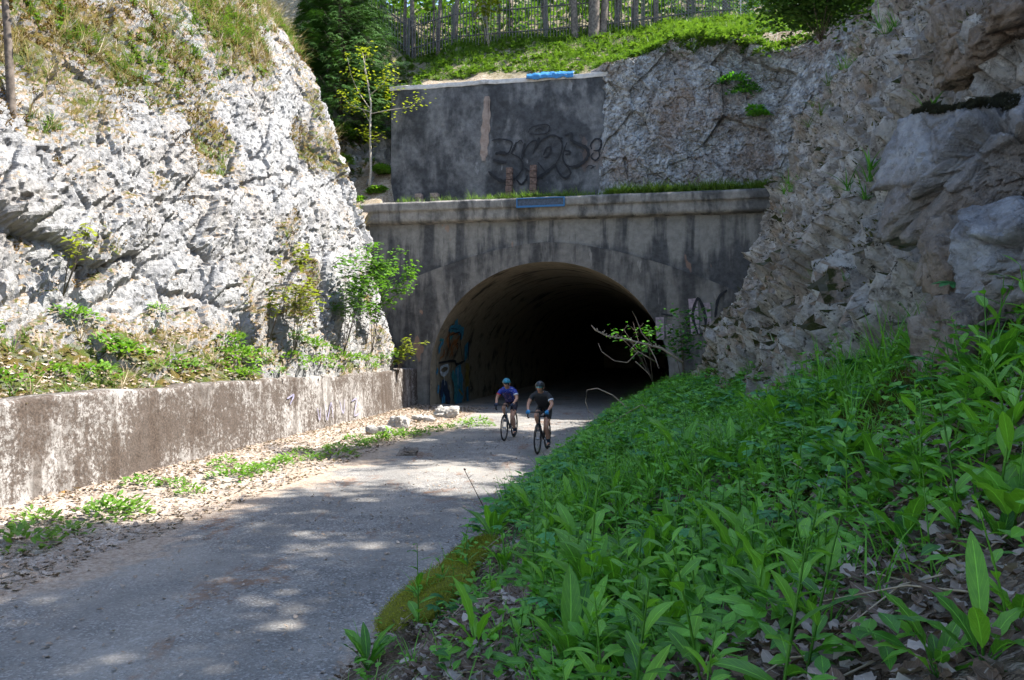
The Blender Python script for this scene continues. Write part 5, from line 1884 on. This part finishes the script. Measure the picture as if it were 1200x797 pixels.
# ================================================================== TREES
def crown_pts(n, blobs):
    out = []
    wts = np.array([b[1][0] * b[1][1] * b[1][2] for b in blobs]) ** .7
    ks = RNG.choice(len(blobs), n, p=wts / wts.sum())
    D = RNG.normal(size=(n, 3))
    D /= np.linalg.norm(D, axis=1)[:, None]
    r = RNG.random(n) ** .45
    C = np.array([b[0] for b in blobs])[ks]
    Rr = np.array([b[1] for b in blobs])[ks]
    return C + D * r[:, None] * Rr


def clumpy(P, sc, thr, seed):
    return P[fbm(P / sc, 3, seed) > thr]


def broadleaf(name, loc, H, cr, label, n=9000, L=.16, mat='lf_tree', lean=(0, 0), bole=.45, r0=.16, nb=9, group=None, thr=-.08, seed=1, wood='bark'):
    root = empty(name, loc)
    tag(root, label, 'tree', group)
    mb = MB()
    top = np.array((lean[0], lean[1], H))
    zs = np.linspace(0, 1, 7)
    mid = [top * z + np.array((math.sin(z * 5 + seed) * .12, math.cos(z * 4 + seed) * .12, 0)) for z in zs]
    mb.tube([mid[0] - np.array((0, 0, .6))] + mid, [r0 * 1.35] + [r0 * (1.15 - z) for z in zs], 9)
    blobs = []
    for i in range(nb):
        z = bole + (1 - bole) * (i + .6) / nb
        a = i * 2.4 + U(-.4, .4)
        rr = cr * (1 - .55 * abs(z - .62) / .38) * U(.55, .95)
        b = top * z
        e = b + np.array((math.cos(a) * rr, math.sin(a) * rr, U(.05, .25) * H * .3))
        mb.tube([b - np.array((0, 0, H * .05)), (b + e) / 2 + np.array((0, 0, .1)), e], [r0 * .4, r0 * .25, r0 * .08], 6)
        blobs.append((e, (cr * .42, cr * .42, cr * .33)))
        blobs.append(((b + e) / 2, (cr * .38, cr * .38, cr * .28)))
    blobs.append((top, (cr * .4, cr * .4, cr * .45)))
    mb.build('trunk', M[wood], root, True)
    P = clumpy(crown_pts(n, blobs), cr * .26, thr, seed)
    ls = [xf(leaf(L, L * .62, 2, .42, .5, .2, .75), 0, U(-.6, .6), (0, 0, 0), U(-.6, .6)) for _ in range(4)]
    g = stamp(ls, P, RNG.uniform(.7, 1.4, len(P)), RNG.uniform(0, 6.28, len(P)), None, .9)
    link('crown', pmesh('crown', g, M[mat]), root)
    return root


def conifer(name, loc, H, R0, label, seed=1, z0=.05, levels=26):
    root = empty(name, loc)
    tag(root, label, 'tree')
    mb = MB().tube([(0, 0, -.5), (0, 0, H)], [.2, .02], 8)
    pos, azs, els, ss = [], [], [], []
    for i in range(levels):
        f = z0 + (1 - z0) * i / levels
        nbr = 9 if f < .7 else 6
        for k in range(nbr):
            a = k * 6.28 / nbr + i * .7 + U(-.25, .25)
            L = R0 * (1 - f) ** .8 * U(.75, 1.15) + .15
            d = np.array((math.cos(a), math.sin(a), 0))
            p0 = np.array((0, 0, f * H))
            pts = [p0 + d * L * t + np.array((0, 0, -.30 * L * t + .22 * L * t * t)) for t in np.linspace(0, 1, 5)]
            mb.tube(pts, np.linspace(.025, .005, 5), 4, cap=False)
            m = int(14 + L * 22)
            for _ in range(m):
                t = U(.12, 1) ** .7
                p = p0 + d * L * t + np.array((0, 0, -.30 * L * t + .22 * L * t * t))
                sd = U(-1, 1) * .42 * L * (1 - t * .6)
                pos.append(p + np.array((-d[1], d[0], 0)) * sd + np.array((0, 0, U(-.10, .05))))
                azs.append(a + (.9 if sd > 0 else -.9) * U(.2, 1))
                ss.append(U(1.0, 1.9))
    mb.build('trunk', M['bark'], root, True)
    sprays = []
    for _ in range(4):
        q = []
        for j in range(5):
            for sg in (-1, 1):
                q.append(xf(leaf(.12, .022, 1, .5, .3, 0, .6, .4), sg * .8, U(-.3, .1), (.05 * j, 0, 0)))
        q.append(xf(leaf(.32, .03, 2, .5, .4, 0, .6), 0, 0))
        sprays.append(xf(merge(q), 0, U(-.5, .1), (0, 0, 0), U(-.4, .4)))
    g = stamp(sprays, np.array(pos), np.array(ss), np.array(azs), None, .9)
    link('crown', pmesh('crown', g, M['lf_fir']), root)
    return root


x, y = at(398, 35.6)
conifer('spruce', (x, y, CAMZ + (HY - 170) / F_PX * y), 11.5, 3.5, 'dense dark spruce standing above the gully left of the upper wall')
# the wood behind the fence
wood_ = [(474, 10.2, .10, 11), (487, 9.9, .13, 12), (515, 10.4, .11, 10), (531, 10.8, .14, 13), (505, 11.6, .08, 9), (568, 10.6, .12, 11), (640, 12.5, .16, 13), (676, 8.9, .17, 13), (699, 8.8, .26, 15), (708, 8.9, .18, 13), (722, 11.6, .15, 12), (742, 11.5, .16, 13), (448, 13.0, .14, 12), (600, 15.0, .18, 14), (772, 10.8, .12, 11), (556, 17, .2, 14), (810, 14, .2, 13), (850, 13, .2, 12), (900, 14, .2, 12), (960, 13, .2, 12), (322, 12, .16, 12), (345, 14, .16, 13), (300, 13, .16, 12)]
desc = {9: 'thin pale trunk', 8: 'grey trunk'}
for i, (px, w_, r, H) in enumerate(wood_):
    k = (px - CX) / F_PX
    Y = (w_ + ORG[0] * AN[0] + ORG[1] * AN[1]) / (k * AN[0] + AN[1])
    X = k * Y
    u, _ = w2loc(X, Y)
    z = float(hill_z(u, w_))
    lab = {699: 'thickest tree trunk, standing in front of the picket fence', 708: 'slimmer trunk growing close beside the thickest one', 676: 'rough grey trunk just left of the thickest trunk', 487: 'slender trunk left of the blue tarpaulin, nearest the conifer', 772: 'forked young tree right of the thick trunks at the rock crest'}.get(px, 'slender forest tree behind the picket fence' if px < 760 else 'forest tree behind the wire netting')
    broadleaf('forest_tree', (X, Y, z - .2), H, 3.0, lab, 1500 if i % 2 else 1100, .32, 'lf_tree', (U(-.5, .5), U(-.5, .5)), .5, r, 9, 'trees of the wood above the portal', -.05, i + 3)
# yellow-green young tree before the fence
k = (574 - CX) / F_PX
xc = loc2w(-2.0, 8.4, float(hill_z(-2.0, 8.4)))
shrub('young_tree', (at(572, xc[1])[0], xc[1], xc[2] - .1), 3.6, .9, 5, 420, .2, M['lf_young'], 'yellow-leaved young tree in front of the picket fence', 'tree', (0, 0), 'bark_pale')
# far wood: foliage that reads as one mass
n = 26000
u = RNG.uniform(-24, 26, n)
w_ = RNG.uniform(11.5, 40, n)
P = loc2w(u, w_, hill_z(u, w_) + RNG.random(n) ** 1.3 * np.where(w_ > 24, 8, 2.6))
P = clumpy(P, 1.8, -.05, 5)
ls = [xf(leaf(.42, .28, 2, .42, .5, .2, .75), 0, U(-.6, .6), (0, 0, 0), U(-.6, .6)) for _ in range(4)]
g = stamp(ls, P, RNG.uniform(.7, 1.5, len(P)), RNG.uniform(0, 6.28, len(P)), None, .9)
tag(link('forest_foliage', pmesh('forest_foliage', g, M['lf_grass'])), 'bright green mass of the wood beyond the fence', 'foliage', None, 'stuff')
# dark trunk at the left edge of the view
x, y = at(1, 13.5)
v = onV(VLd, 4, 112, 10, 18)
broadleaf('roadside_tree', (v[0] - .02, v[1], v[2] - .2), 7, 1.8, 'dark slim trunk at the very left edge in front of the cliff', 1500, .12, 'lf_young', (.1, 0), .35, .07, 7, None, .0, 77)

# trees on top of the right cliff: they shade the near road and the riders
def ctop(Y):
    return float(footX(Y))
for (X, Y, tz_, cr, n, lab, sd) in ((9.6, 6.0, 22.5, 3.4, 24000, 'broadleaf tree on the right cliff top, nearest the road bend', 5), (10.8, 8.4, 21.5, 3.1, 22000, 'broadleaf tree on the right cliff top beside the tallest one', 6),
                                   (12.2, 10.2, 20.6, 2.9, 20000, 'broadleaf tree on the right cliff top, third along the edge', 15), (13.2, 12.2, 19.8, 2.2, 13000, 'shorter broadleaf tree on the right cliff top before the sunny gap', 16),
                                   (15.3, 19.4, 21.6, 2.7, 16000, 'broadleaf tree set back on the right cliff top towards the tunnel', 31), (13.4, 18.3, 20.6, 2.8, 20000, 'broadleaf tree on the right cliff top towards the tunnel', 8), (8.4, 2.0, 22.5, 3.6, 22000, 'broadleaf tree on the cliff top above the near bank', 9)):
    z = float(np.interp(X - ctop(Y) + .95, [3.3, 4.6, 5.6, 7.6, 12, 40], [7.2, 9.8, 11.6, 13.4, 15.5, 22]))
    broadleaf('cliff_tree', (X, Y, z), tz_ - z, cr, lab, n, .17, 'lf_tree', (-.5, 0), .25, .17, 11, 'trees on the right cliff top', .06, sd)
# dark bush overhanging the corner of the right cliff and the rock face
x, y, z = at(955, 21.5, 25)
shrub('dark_shrub', (x + .2, y, z - .5), 2.2, 2.3, 12, 5200, .16, M['lf_fir'], 'dark evergreen shrub overhanging the corner at the top of the right cliff', 'shrub')

# ================================================================== RIDERS
M['skin'] = plain('tanned_skin', (.40, .22, .15), .55, 0, .12, 20)
M['black_cloth'] = plain('black_lycra', (.016, .017, .02), .6, 0, .3, 30)
M['dark_cloth'] = plain('dark_navy_lycra', (.03, .03, .05), .6, 0, .3, 30)
M['tyre'] = plain('black_rubber', (.018, .018, .019), .75)
M['alloy'] = plain('dull_alloy', (.35, .36, .38), .35, .8)
M['frame_black'] = plain('black_painted_frame', (.015, .016, .018), .3, 0, .1)
M['frame_grey'] = plain('grey_painted_frame', (.16, .17, .18), .3, .2, .1)
M['helmet_teal'] = plain('teal_helmet_shell', (.02, .17, .24), .3, 0, .3, 14)
M['helmet_black'] = plain('black_helmet_shell', (.02, .024, .03), .3, 0, .3, 14)
M['glass_teal'] = plain('mirrored_teal_lens', (.18, .42, .48), .12, .5, .1)
M['glass_dark'] = plain('dark_lens', (.03, .03, .035), .12, .2, .1)
M['glove_blue'] = plain('blue_glove', (.02, .17, .36), .7)
M['glove_dark'] = plain('dark_blue_glove', (.012, .022, .05), .7)
M['shoe'] = plain('black_shoe', (.02, .022, .026), .5)
M['sock_navy'] = plain('navy_sock', (.014, .026, .05), .8)
M['white_patch'] = plain('white_sleeve_band', (.55, .58, .62), .7)
M['red_patch'] = plain('red_sleeve_band', (.50, .06, .06), .7)
M['hair'] = plain('dark_hair', (.03, .02, .015), .8)


def speckle_cloth(name, base, spots):
    t = MT(name, .6)
    P = t.co()
    c = base
    for i, (cc, sc, th) in enumerate(spots):
        v = t.voro(t.co('Object', (1, 1, 1), None, (i * 3.1, 0, 0)), sc)
        c = t.mix(t.mr(v, th, th - .06), c, cc)
    return t.fin(c)


M['jersey_blue'] = speckle_cloth('royal_blue_jersey', (.018, .04, .26), [((.45, .45, .5), 24, .22), ((.40, .05, .08), 19, .18)])
M['jersey_core'] = speckle_cloth('patterned_jersey_front', (.03, .03, .10), [((.45, .30, .34), 26, .26), ((.40, .07, .09), 20, .22)])
M['shorts_spot'] = speckle_cloth('spotted_dark_shorts', (.014, .015, .03), [((.22, .06, .09), 26, .2)])


def skin_mesh(name, verts, edges, radii, mat, parent, levels=2, root=0, smooth_=1):
    me = bpy.data.meshes.new(name + '_wire')
    me.from_pydata([tuple(v) for v in verts], edges, [])
    o = bpy.data.objects.new(name, me)
    COL.objects.link(o)
    o.modifiers.new('skin', 'SKIN')
    ly = me.skin_vertices[0].data
    for i, r in enumerate(radii):
        ly[i].radius = r if hasattr(r, '__len__') else (r, r)
        ly[i].use_root = i == root
    s = o.modifiers.new('sub', 'SUBSURF')
    s.levels = s.render_levels = levels
    dg = bpy.context.evaluated_depsgraph_get()
    m2 = bpy.data.meshes.new_from_object(o.evaluated_get(dg))
    m2.name = name
    o.modifiers.clear()
    o.data = m2
    bpy.data.meshes.remove(me)
    m2.materials.clear()
    m2.materials.append(mat)
    m2.polygons.foreach_set('use_smooth', np.ones(len(m2.polygons), bool))
    o.parent = parent
    return o


def chain(parts):
    """parts: lists of (name|None, xyz, r); a repeated name joins the chains"""
    V, R_, E, idx = [], [], [], {}
    for ch in parts:
        prev = None
        for nm, p, r in ch:
            if nm in idx:
                i = idx[nm]
            else:
                i = len(V)
                V.append(p)
                R_.append(r)
                if nm:
                    idx[nm] = i
            if prev is not None:
                E.append((prev, i))
            prev = i
    return V, E, R_


def bicycle(loc, rz, label, fm, steer=0.0):
    root = empty('bicycle', loc, rz)
    tag(root, label, 'bicycle')
    WR_ = .335
    ra, fa, bb = np.array((0, -.42, WR_)), np.array((0, .58, WR_)), np.array((0, 0, .27))
    seat, ht, hb = np.array((0, -.17, .76)), np.array((0, .38, .80)), np.array((0, .42, .67))
    for nm, c in (('wheel', ra), ('wheel', fa)):
        w = MB().ring(c, WR_ - .018, .018, 'X', 56, 10).build('wheel', M['tyre'], root, True)
        MB().ring(c, WR_ - .045, .012, 'X', 56, 8).build('rim', M['frame_black'], w, True)
        s = MB().tube([c + np.array((-.05, 0, 0)), c + np.array((.05, 0, 0))], .022, 10)
        for k in range(20):
            a = k * 2 * PI / 20
            e = np.array((0, math.cos(a + .3), math.sin(a + .3))) * (WR_ - .05)
            s.tube([c + np.array(((-1) ** k * .03, 0, 0)), c + e], .0022, 4, cap=False)
        s.build('spokes', M['alloy'], w, True)
    f = MB()
    for a, b, r in ((bb, hb, .024), (seat, ht, .017), (bb, seat, .017), (hb - (0, .01, .02), ht + (0, -.005, .04), .022)):
        f.tube([a, b], r, 10)
    for sx in (-1, 1):
        x = np.array((sx * .06, 0, 0))
        f.tube([bb + x * .5, ra + x], [.012, .008], 7)
        f.tube([seat + (sx * .015, 0, -.05), ra + x], [.010, .007], 7)
    f.build('bicycle_frame', M[fm], root, True)
    f = MB()
    f.tube([hb, hb + (0, .015, -.04)], .022, 9)
    for sx in (-1, 1):
        f.tube([hb + (sx * .01, .012, -.03), hb + (sx * .045, .03, -.08), fa + (sx * .055, 0, 0)], [.016, .014, .009], 8)
    f.build('fork', M[fm], root, True)
    f = MB().tube([ht + (0, -.005, .03), ht + (0, -.01, .08), ht + (0, .08, .095)], .016, 8)
    f.build('stem', M['frame_black'], root, True)
    f = MB()
    bz0 = ht[2] + .095
    y0 = ht[1] + .08
    for sx in (-1, 1):
        f.tube([(0, y0, bz0), (sx * .14, y0, bz0), (sx * .20, y0 + .02, bz0), (sx * .21, y0 + .10, bz0 + .005), (sx * .215, y0 + .13, bz0 - .05), (sx * .22, y0 + .08, bz0 - .12), (sx * .225, y0 - .02, bz0 - .125)], [.014, .014, .015, .016, .015, .014, .014], 8)
        f.tube([(sx * .21, y0 + .08, bz0), (sx * .21, y0 + .14, bz0 + .035)], [.018, .014], 8)
        f.tube([(sx * .21, y0 + .14, bz0 + .02), (sx * .222, y0 + .15, bz0 - .10)], [.008, .006], 6)
    f.build('handlebar', M['tyre'], root, True)
    f = MB().tube([seat, seat + (0, -.035, .14)], .014, 8)
    f.build('seat_post', M['frame_black'], root, True)
    f = MB().ell(seat + (0, -.01, .165), (.07, .14, .025), 16, 8, fn=lambda V: V * np.stack([.35 + .65 * smooth(.10, -.10, V[:, 1]), 1 + 0 * V[:, 0], 1 + 0 * V[:, 0]], -1))
    f.build('saddle', M['tyre'], root, True)
    f = MB()
    dn, upv = np.array((-.10, .02, -.168)), np.array((.10, -.02, .168))
    f.ring(bb + (.05, 0, 0), .09, .006, 'X', 30, 6)
    f.tube([bb + (-.07, 0, 0), bb + (.07, 0, 0)], .018, 8)
    f.tube([bb + (-.08, 0, 0), bb + dn * (.8, 1, 1)], .012, 6)
    f.tube([bb + (.08, 0, 0), bb + upv * (.8, 1, 1)], .012, 6)
    cr = f.build('crank', M['alloy'], root, True)
    for dd in (dn, upv):
        MB().box(bb + dd + (np.sign(dd[0]) * .02, 0, 0), (.07, .08, .02)).build('pedal', M['tyre'], cr)
    MB().tube([bb + (.05, .09, .02), ra + (.05, 0, .04)], .005, 4).tube([bb + (.05, .07, -.07), ra + (.05, 0, -.07)], .005, 4).build('chain', M['tyre'], root)
    for sx in (-1, 1):
        f = MB().tube([bb + (sx * .055, .26, .26), bb + (sx * .055, .27, .28)], .01, 6)
    return root


def rider(loc, rz, label, o):
    """person in riding position; local +y is forward, the right foot is up and the left foot down"""
    hip = {1: np.array((.085, -.17, .93)), -1: np.array((-.085, -.17, .93))}
    knee = {1: np.array((.105, .26, .80)), -1: np.array((-.10, .19, .56))}
    ank = {1: np.array((.115, -.06, .52)), -1: np.array((-.115, -.03, .19))}
    toe = {1: np.array((.115, .10, .455)), -1: np.array((-.115, .12, .115))}
    sho = {s: np.array((s * .175, .245, 1.25)) for s in (1, -1)}
    elb = {s: np.array((s * .262, .33, 1.05)) for s in (1, -1)}
    wri = {s: np.array((s * .225, .51, .945)) for s in (1, -1)}
    hnd = {s: np.array((s * .212, .575, .925)) for s in (1, -1)}
    pel, wai, che, nek = (0, -.16, .96), (0, -.03, 1.08), (0, .15, 1.22), (0, .27, 1.315)
    hd0, hd1, hd2 = (0, .345, 1.365), (0, .375, 1.43), (0, .365, 1.49)
    parts = [[('pel', pel, (.13, .11)), ('wai', wai, (.11, .095)), ('che', che, (.115, .10)), ('nek', nek, .058), ('chin', hd0, (.062, .07)), ('head', hd1, (.078, .095)), ('top', hd2, (.065, .08))],
             [('head', hd1, .08), ('nose', (0, .475, 1.405), .016)]]
    for s in (1, -1):
        parts.append([('che', che, .10), (None, sho[s], .055), (None, (sho[s] + elb[s]) / 2 + (s * .01, 0, 0), .05), (None, elb[s], .04), (None, (elb[s] * .6 + wri[s] * .4), .039), ('wri%d' % s, wri[s], .026), (None, hnd[s], (.036, .02))])
        parts.append([('pel', pel, .14), (None, hip[s], .105), (None, (hip[s] + knee[s]) / 2, .082), (None, knee[s], .058), (None, knee[s] * .62 + ank[s] * .38 + (0, -.025, 0), .056), (None, ank[s], .036), (None, toe[s], (.036, .026))])
    V, E, R_ = chain(parts)
    body = skin_mesh('person', V, E, R_, M['skin'], None, 2)
    body.location = loc
    body.rotation_euler = (0, 0, rz)
    tag(body, label, 'person')
    # jersey: trunk and short sleeves
    parts = [[('pel', (0, -.12, .985), (.16, .14)), ('wai', wai, (.155, .135)), ('che', che, (.165, .15)), ('nek', (0, .268, 1.318), .075)]]
    for s in (1, -1):
        parts.append([('che', che, .15), (None, sho[s], .072), (None, sho[s] * .45 + elb[s] * .55 + (s * .006, 0, 0), .058)])
    V, E, R_ = chain(parts)
    j = skin_mesh('jersey', V, E, R_, M[o['jersey']], body, 2)
    if o.get('core'):
        mb = MB()
        n1, n2 = 9, 12
        us, vs = np.linspace(-.095, .095, n1), np.linspace(0, 1, n2)
        P = []
        for u in us:
            for v in vs:
                c = np.array((0, -.0, 1.03)) * (1 - v) + np.array((0, .215, 1.27)) * v
                P.append(c + np.array((u, .128 * math.sqrt(max(0, 1 - (u / .17) ** 2)) + .012, -.075 * math.sqrt(max(0, 1 - (u / .17) ** 2)) - .008)))
        mb.add(P, gridF(n1, n2))
        mb.build('jersey_front', M['jersey_core'], j, True)
    for s, mk in ((1, o['bandR']), (-1, o['bandL'])):
        if mk:
            a, b = sho[s] * .55 + elb[s] * .45, sho[s] * .42 + elb[s] * .58
            MB().tube([a + (s * .008, 0, 0), b + (s * .008, 0, 0)], .064, 14, cap=False).build('sleeve_band', M[mk], j, True)
    # shorts
    parts = [[('pel', pel, (.168, .138)), (None, (0, -.06, 1.04), (.15, .112))]]
    for s in (1, -1):
        parts.append([('pel', pel, .15), (None, hip[s], .116), (None, hip[s] * .3 + knee[s] * .7, .082)])
    V, E, R_ = chain(parts)
    skin_mesh('shorts', V, E, R_, M[o['shorts']], body, 2)
    for s in (1, -1):
        a = ank[s]
        q = knee[s] * .28 + a * .72 + np.array((0, -.012, 0))
        MB().tube([q, (q + a) / 2, a + (0, 0, -.02)], [.050, .045, .042], 12, cap=False).build('sock', M['sock_navy'], body, True)
        d = toe[s] - a
        V, E, R_ = chain([[(None, a + (0, -.035, -.035), (.040, .042)), (None, a + d * .5 + (0, 0, -.0), (.043, .036)), (None, a + d * 1.05, (.040, .026))]])
        skin_mesh('shoe', V, E, R_, M['shoe'], body, 2)
        # glove: palm and five fingers closed round the hood of the brake lever
        h, w = hnd[s], wri[s]
        ch = [[('w', w + (h - w) * .1, .032), ('p', h, (.042, .024))]]
        for k, (dx, L) in enumerate(((-.028, .070), (-.010, .080), (.010, .076), (.026, .060))):
            b0 = h + np.array((dx * .6, .02, .004))
            b1 = h + np.array((dx, .052, -.006))
            b2 = h + np.array((dx * 1.1, .062, -.04))
            b3 = b2 + np.array((-s * .004, -.022, -.022)) * L / .075
            ch.append([('p', h, .03), (None, b0, .0115), (None, b1, .0105), (None, b2, .0095), (None, b3, .008)])
        ch.append([('p', h, .03), (None, h + np.array((-s * .036, .0, -.004)), .013), (None, h + np.array((-s * .042, .03, -.022)), .011), (None, h + np.array((-s * .034, .045, -.042)), .009)])
        V, E, R_ = chain(ch)
        skin_mesh('glove', V, E, R_, M[o['glove']], body, 1)
    # ears, hair, helmet, glasses
    for s in (1, -1):
        MB().ell((s * .082, .355, 1.415), (.012, .02, .03), 8, 6).build('ear', M['skin'], body, True)
    mb = MB().ell((0, .345, 1.445), (.083, .10, .075), 20, 12, fn=lambda V: V[:] * 1.0)
    mb.build('hair', M['hair'], body, True)

    def shell(V):
        k = V[:, 2] < -.01
        V = V.copy()
        V[k, 2] = -.01 + (V[k, 2] + .01) * .15
        rib = .006 * np.cos(V[:, 0] * 140)
        V[:, 2] += rib * (V[:, 2] > .02)
        return V
    h = MB().ell((0, .36, 1.462), (.102, .142, .108), 36, 18, fn=shell).build('helmet', M[o['helmet']], body, True)
    for dx in (-.045, 0, .045):
        MB().ell((dx, .43, 1.525 - abs(dx) * .35), (.010, .05, .018), 10, 8).build('vent', M['black_cloth'], h, True)
    MB().tube([(-.078, .38, 1.455), (-.07, .40, 1.37), (0, .42, 1.315), (.07, .40, 1.37), (.078, .38, 1.455)], .004, 5).build('strap', M['black_cloth'], h, True)
    th = np.linspace(-1.15, 1.15, 15)
    G = np.array([[(.079 * math.sin(a), .375 + .103 * math.cos(a), 1.447 + dz - (.012 * (abs(a) < .12) if dz < 0 else 0)) for dz in (-.026, .018)] for a in th]).reshape(-1, 3)
    g = link('sunglasses', mesh_np('sunglasses', G, [gridF(15, 2)], M[o['glass']]), body)
    sd = g.modifiers.new('thickness', 'SOLIDIFY')
    sd.thickness = .004
    # mouth
    MB().ell((0, .438, 1.352), (.024, .008, .006), 10, 6).build('mouth', plain('lips', (.30, .12, .10), .5), body, True)
    return body


RZ = PI - TH - rad(3)
for (px, py, s, lp, lb, fm, op) in (
        (630, 532, .985, 'cyclist in black jersey with blue gloves and mirrored glasses riding in front', 'black drop-bar bicycle ridden by the cyclist in black', 'frame_black',
         dict(jersey='black_cloth', bandR=None, bandL='white_patch', shorts='black_cloth', glove='glove_blue', helmet='helmet_black', glass='glass_teal')),
        (591, 516.5, .97, 'cyclist in blue patterned jersey and teal helmet riding behind on the left', 'grey drop-bar bicycle ridden by the cyclist in blue', 'frame_grey',
         dict(jersey='jersey_blue', core=True, bandR='red_patch', bandL='white_patch', shorts='shorts_spot', glove='glove_dark', helmet='helmet_teal', glass='glass_dark'))):
    x, y = on_ground(px, py, .03)
    fwd = np.array((-math.sin(RZ), math.cos(RZ)))
    c = np.array((x, y)) - fwd * .58 * s
    b = bicycle((c[0], c[1], .026), RZ, lb, fm)
    b.scale = (s, s, s)
    p = rider((c[0], c[1], .026), RZ, lp, op)
    p.scale = (s, s, s)

# ================================================================== LIGHT, SKY, CAMERA
EL, AZ = rad(52), rad(4)                                   # sun: right of the picture, high
w = bpy.data.worlds.new('World')
SC.world = w
w.use_nodes = True
bg = w.node_tree.nodes['Background']
sky = w.node_tree.nodes.new('ShaderNodeTexSky')
sky.sky_type = 'NISHITA'
sky.sun_disc = False
sky.sun_elevation = EL
sky.sun_rotation = rad(90) - AZ
w.node_tree.links.new(sky.outputs[0], bg.inputs[0])
bg.inputs[1].default_value = .135
sl = bpy.data.lights.new('sun', 'SUN')
sl.energy = 4.6
sl.angle = rad(.5)
sl.color = (1, .95, .87)
so = bpy.data.objects.new('sun', sl)
COL.objects.link(so)
d = Vector((math.cos(EL) * math.cos(AZ), math.cos(EL) * math.sin(AZ), math.sin(EL)))
so.rotation_euler = d.to_track_quat('Z', 'Y').to_euler()
so.location = d * 60

cam = bpy.data.cameras.new('camera')
cam.sensor_width = 36
cam.lens = F_PX / 1200 * 36
cam.clip_start = .05
cam.clip_end = 600
camo = bpy.data.objects.new('camera', cam)
COL.objects.link(camo)
camo.location = (0, 0, CAMZ)
camo.rotation_euler = (rad(90) + math.atan((HY - 398.5) / F_PX), 0, 0)
SC.camera = camo
SC.view_settings.view_transform = 'Standard'
SC.view_settings.look = 'None'
SC.view_settings.exposure = 1.88
SC.view_settings.gamma = 1
SC.cycles.max_bounces = 6
SC.cycles.diffuse_bounces = 3
SC.cycles.transmission_bounces = 3
SC.cycles.transparent_max_bounces = 4
SC.cycles.use_denoising = True
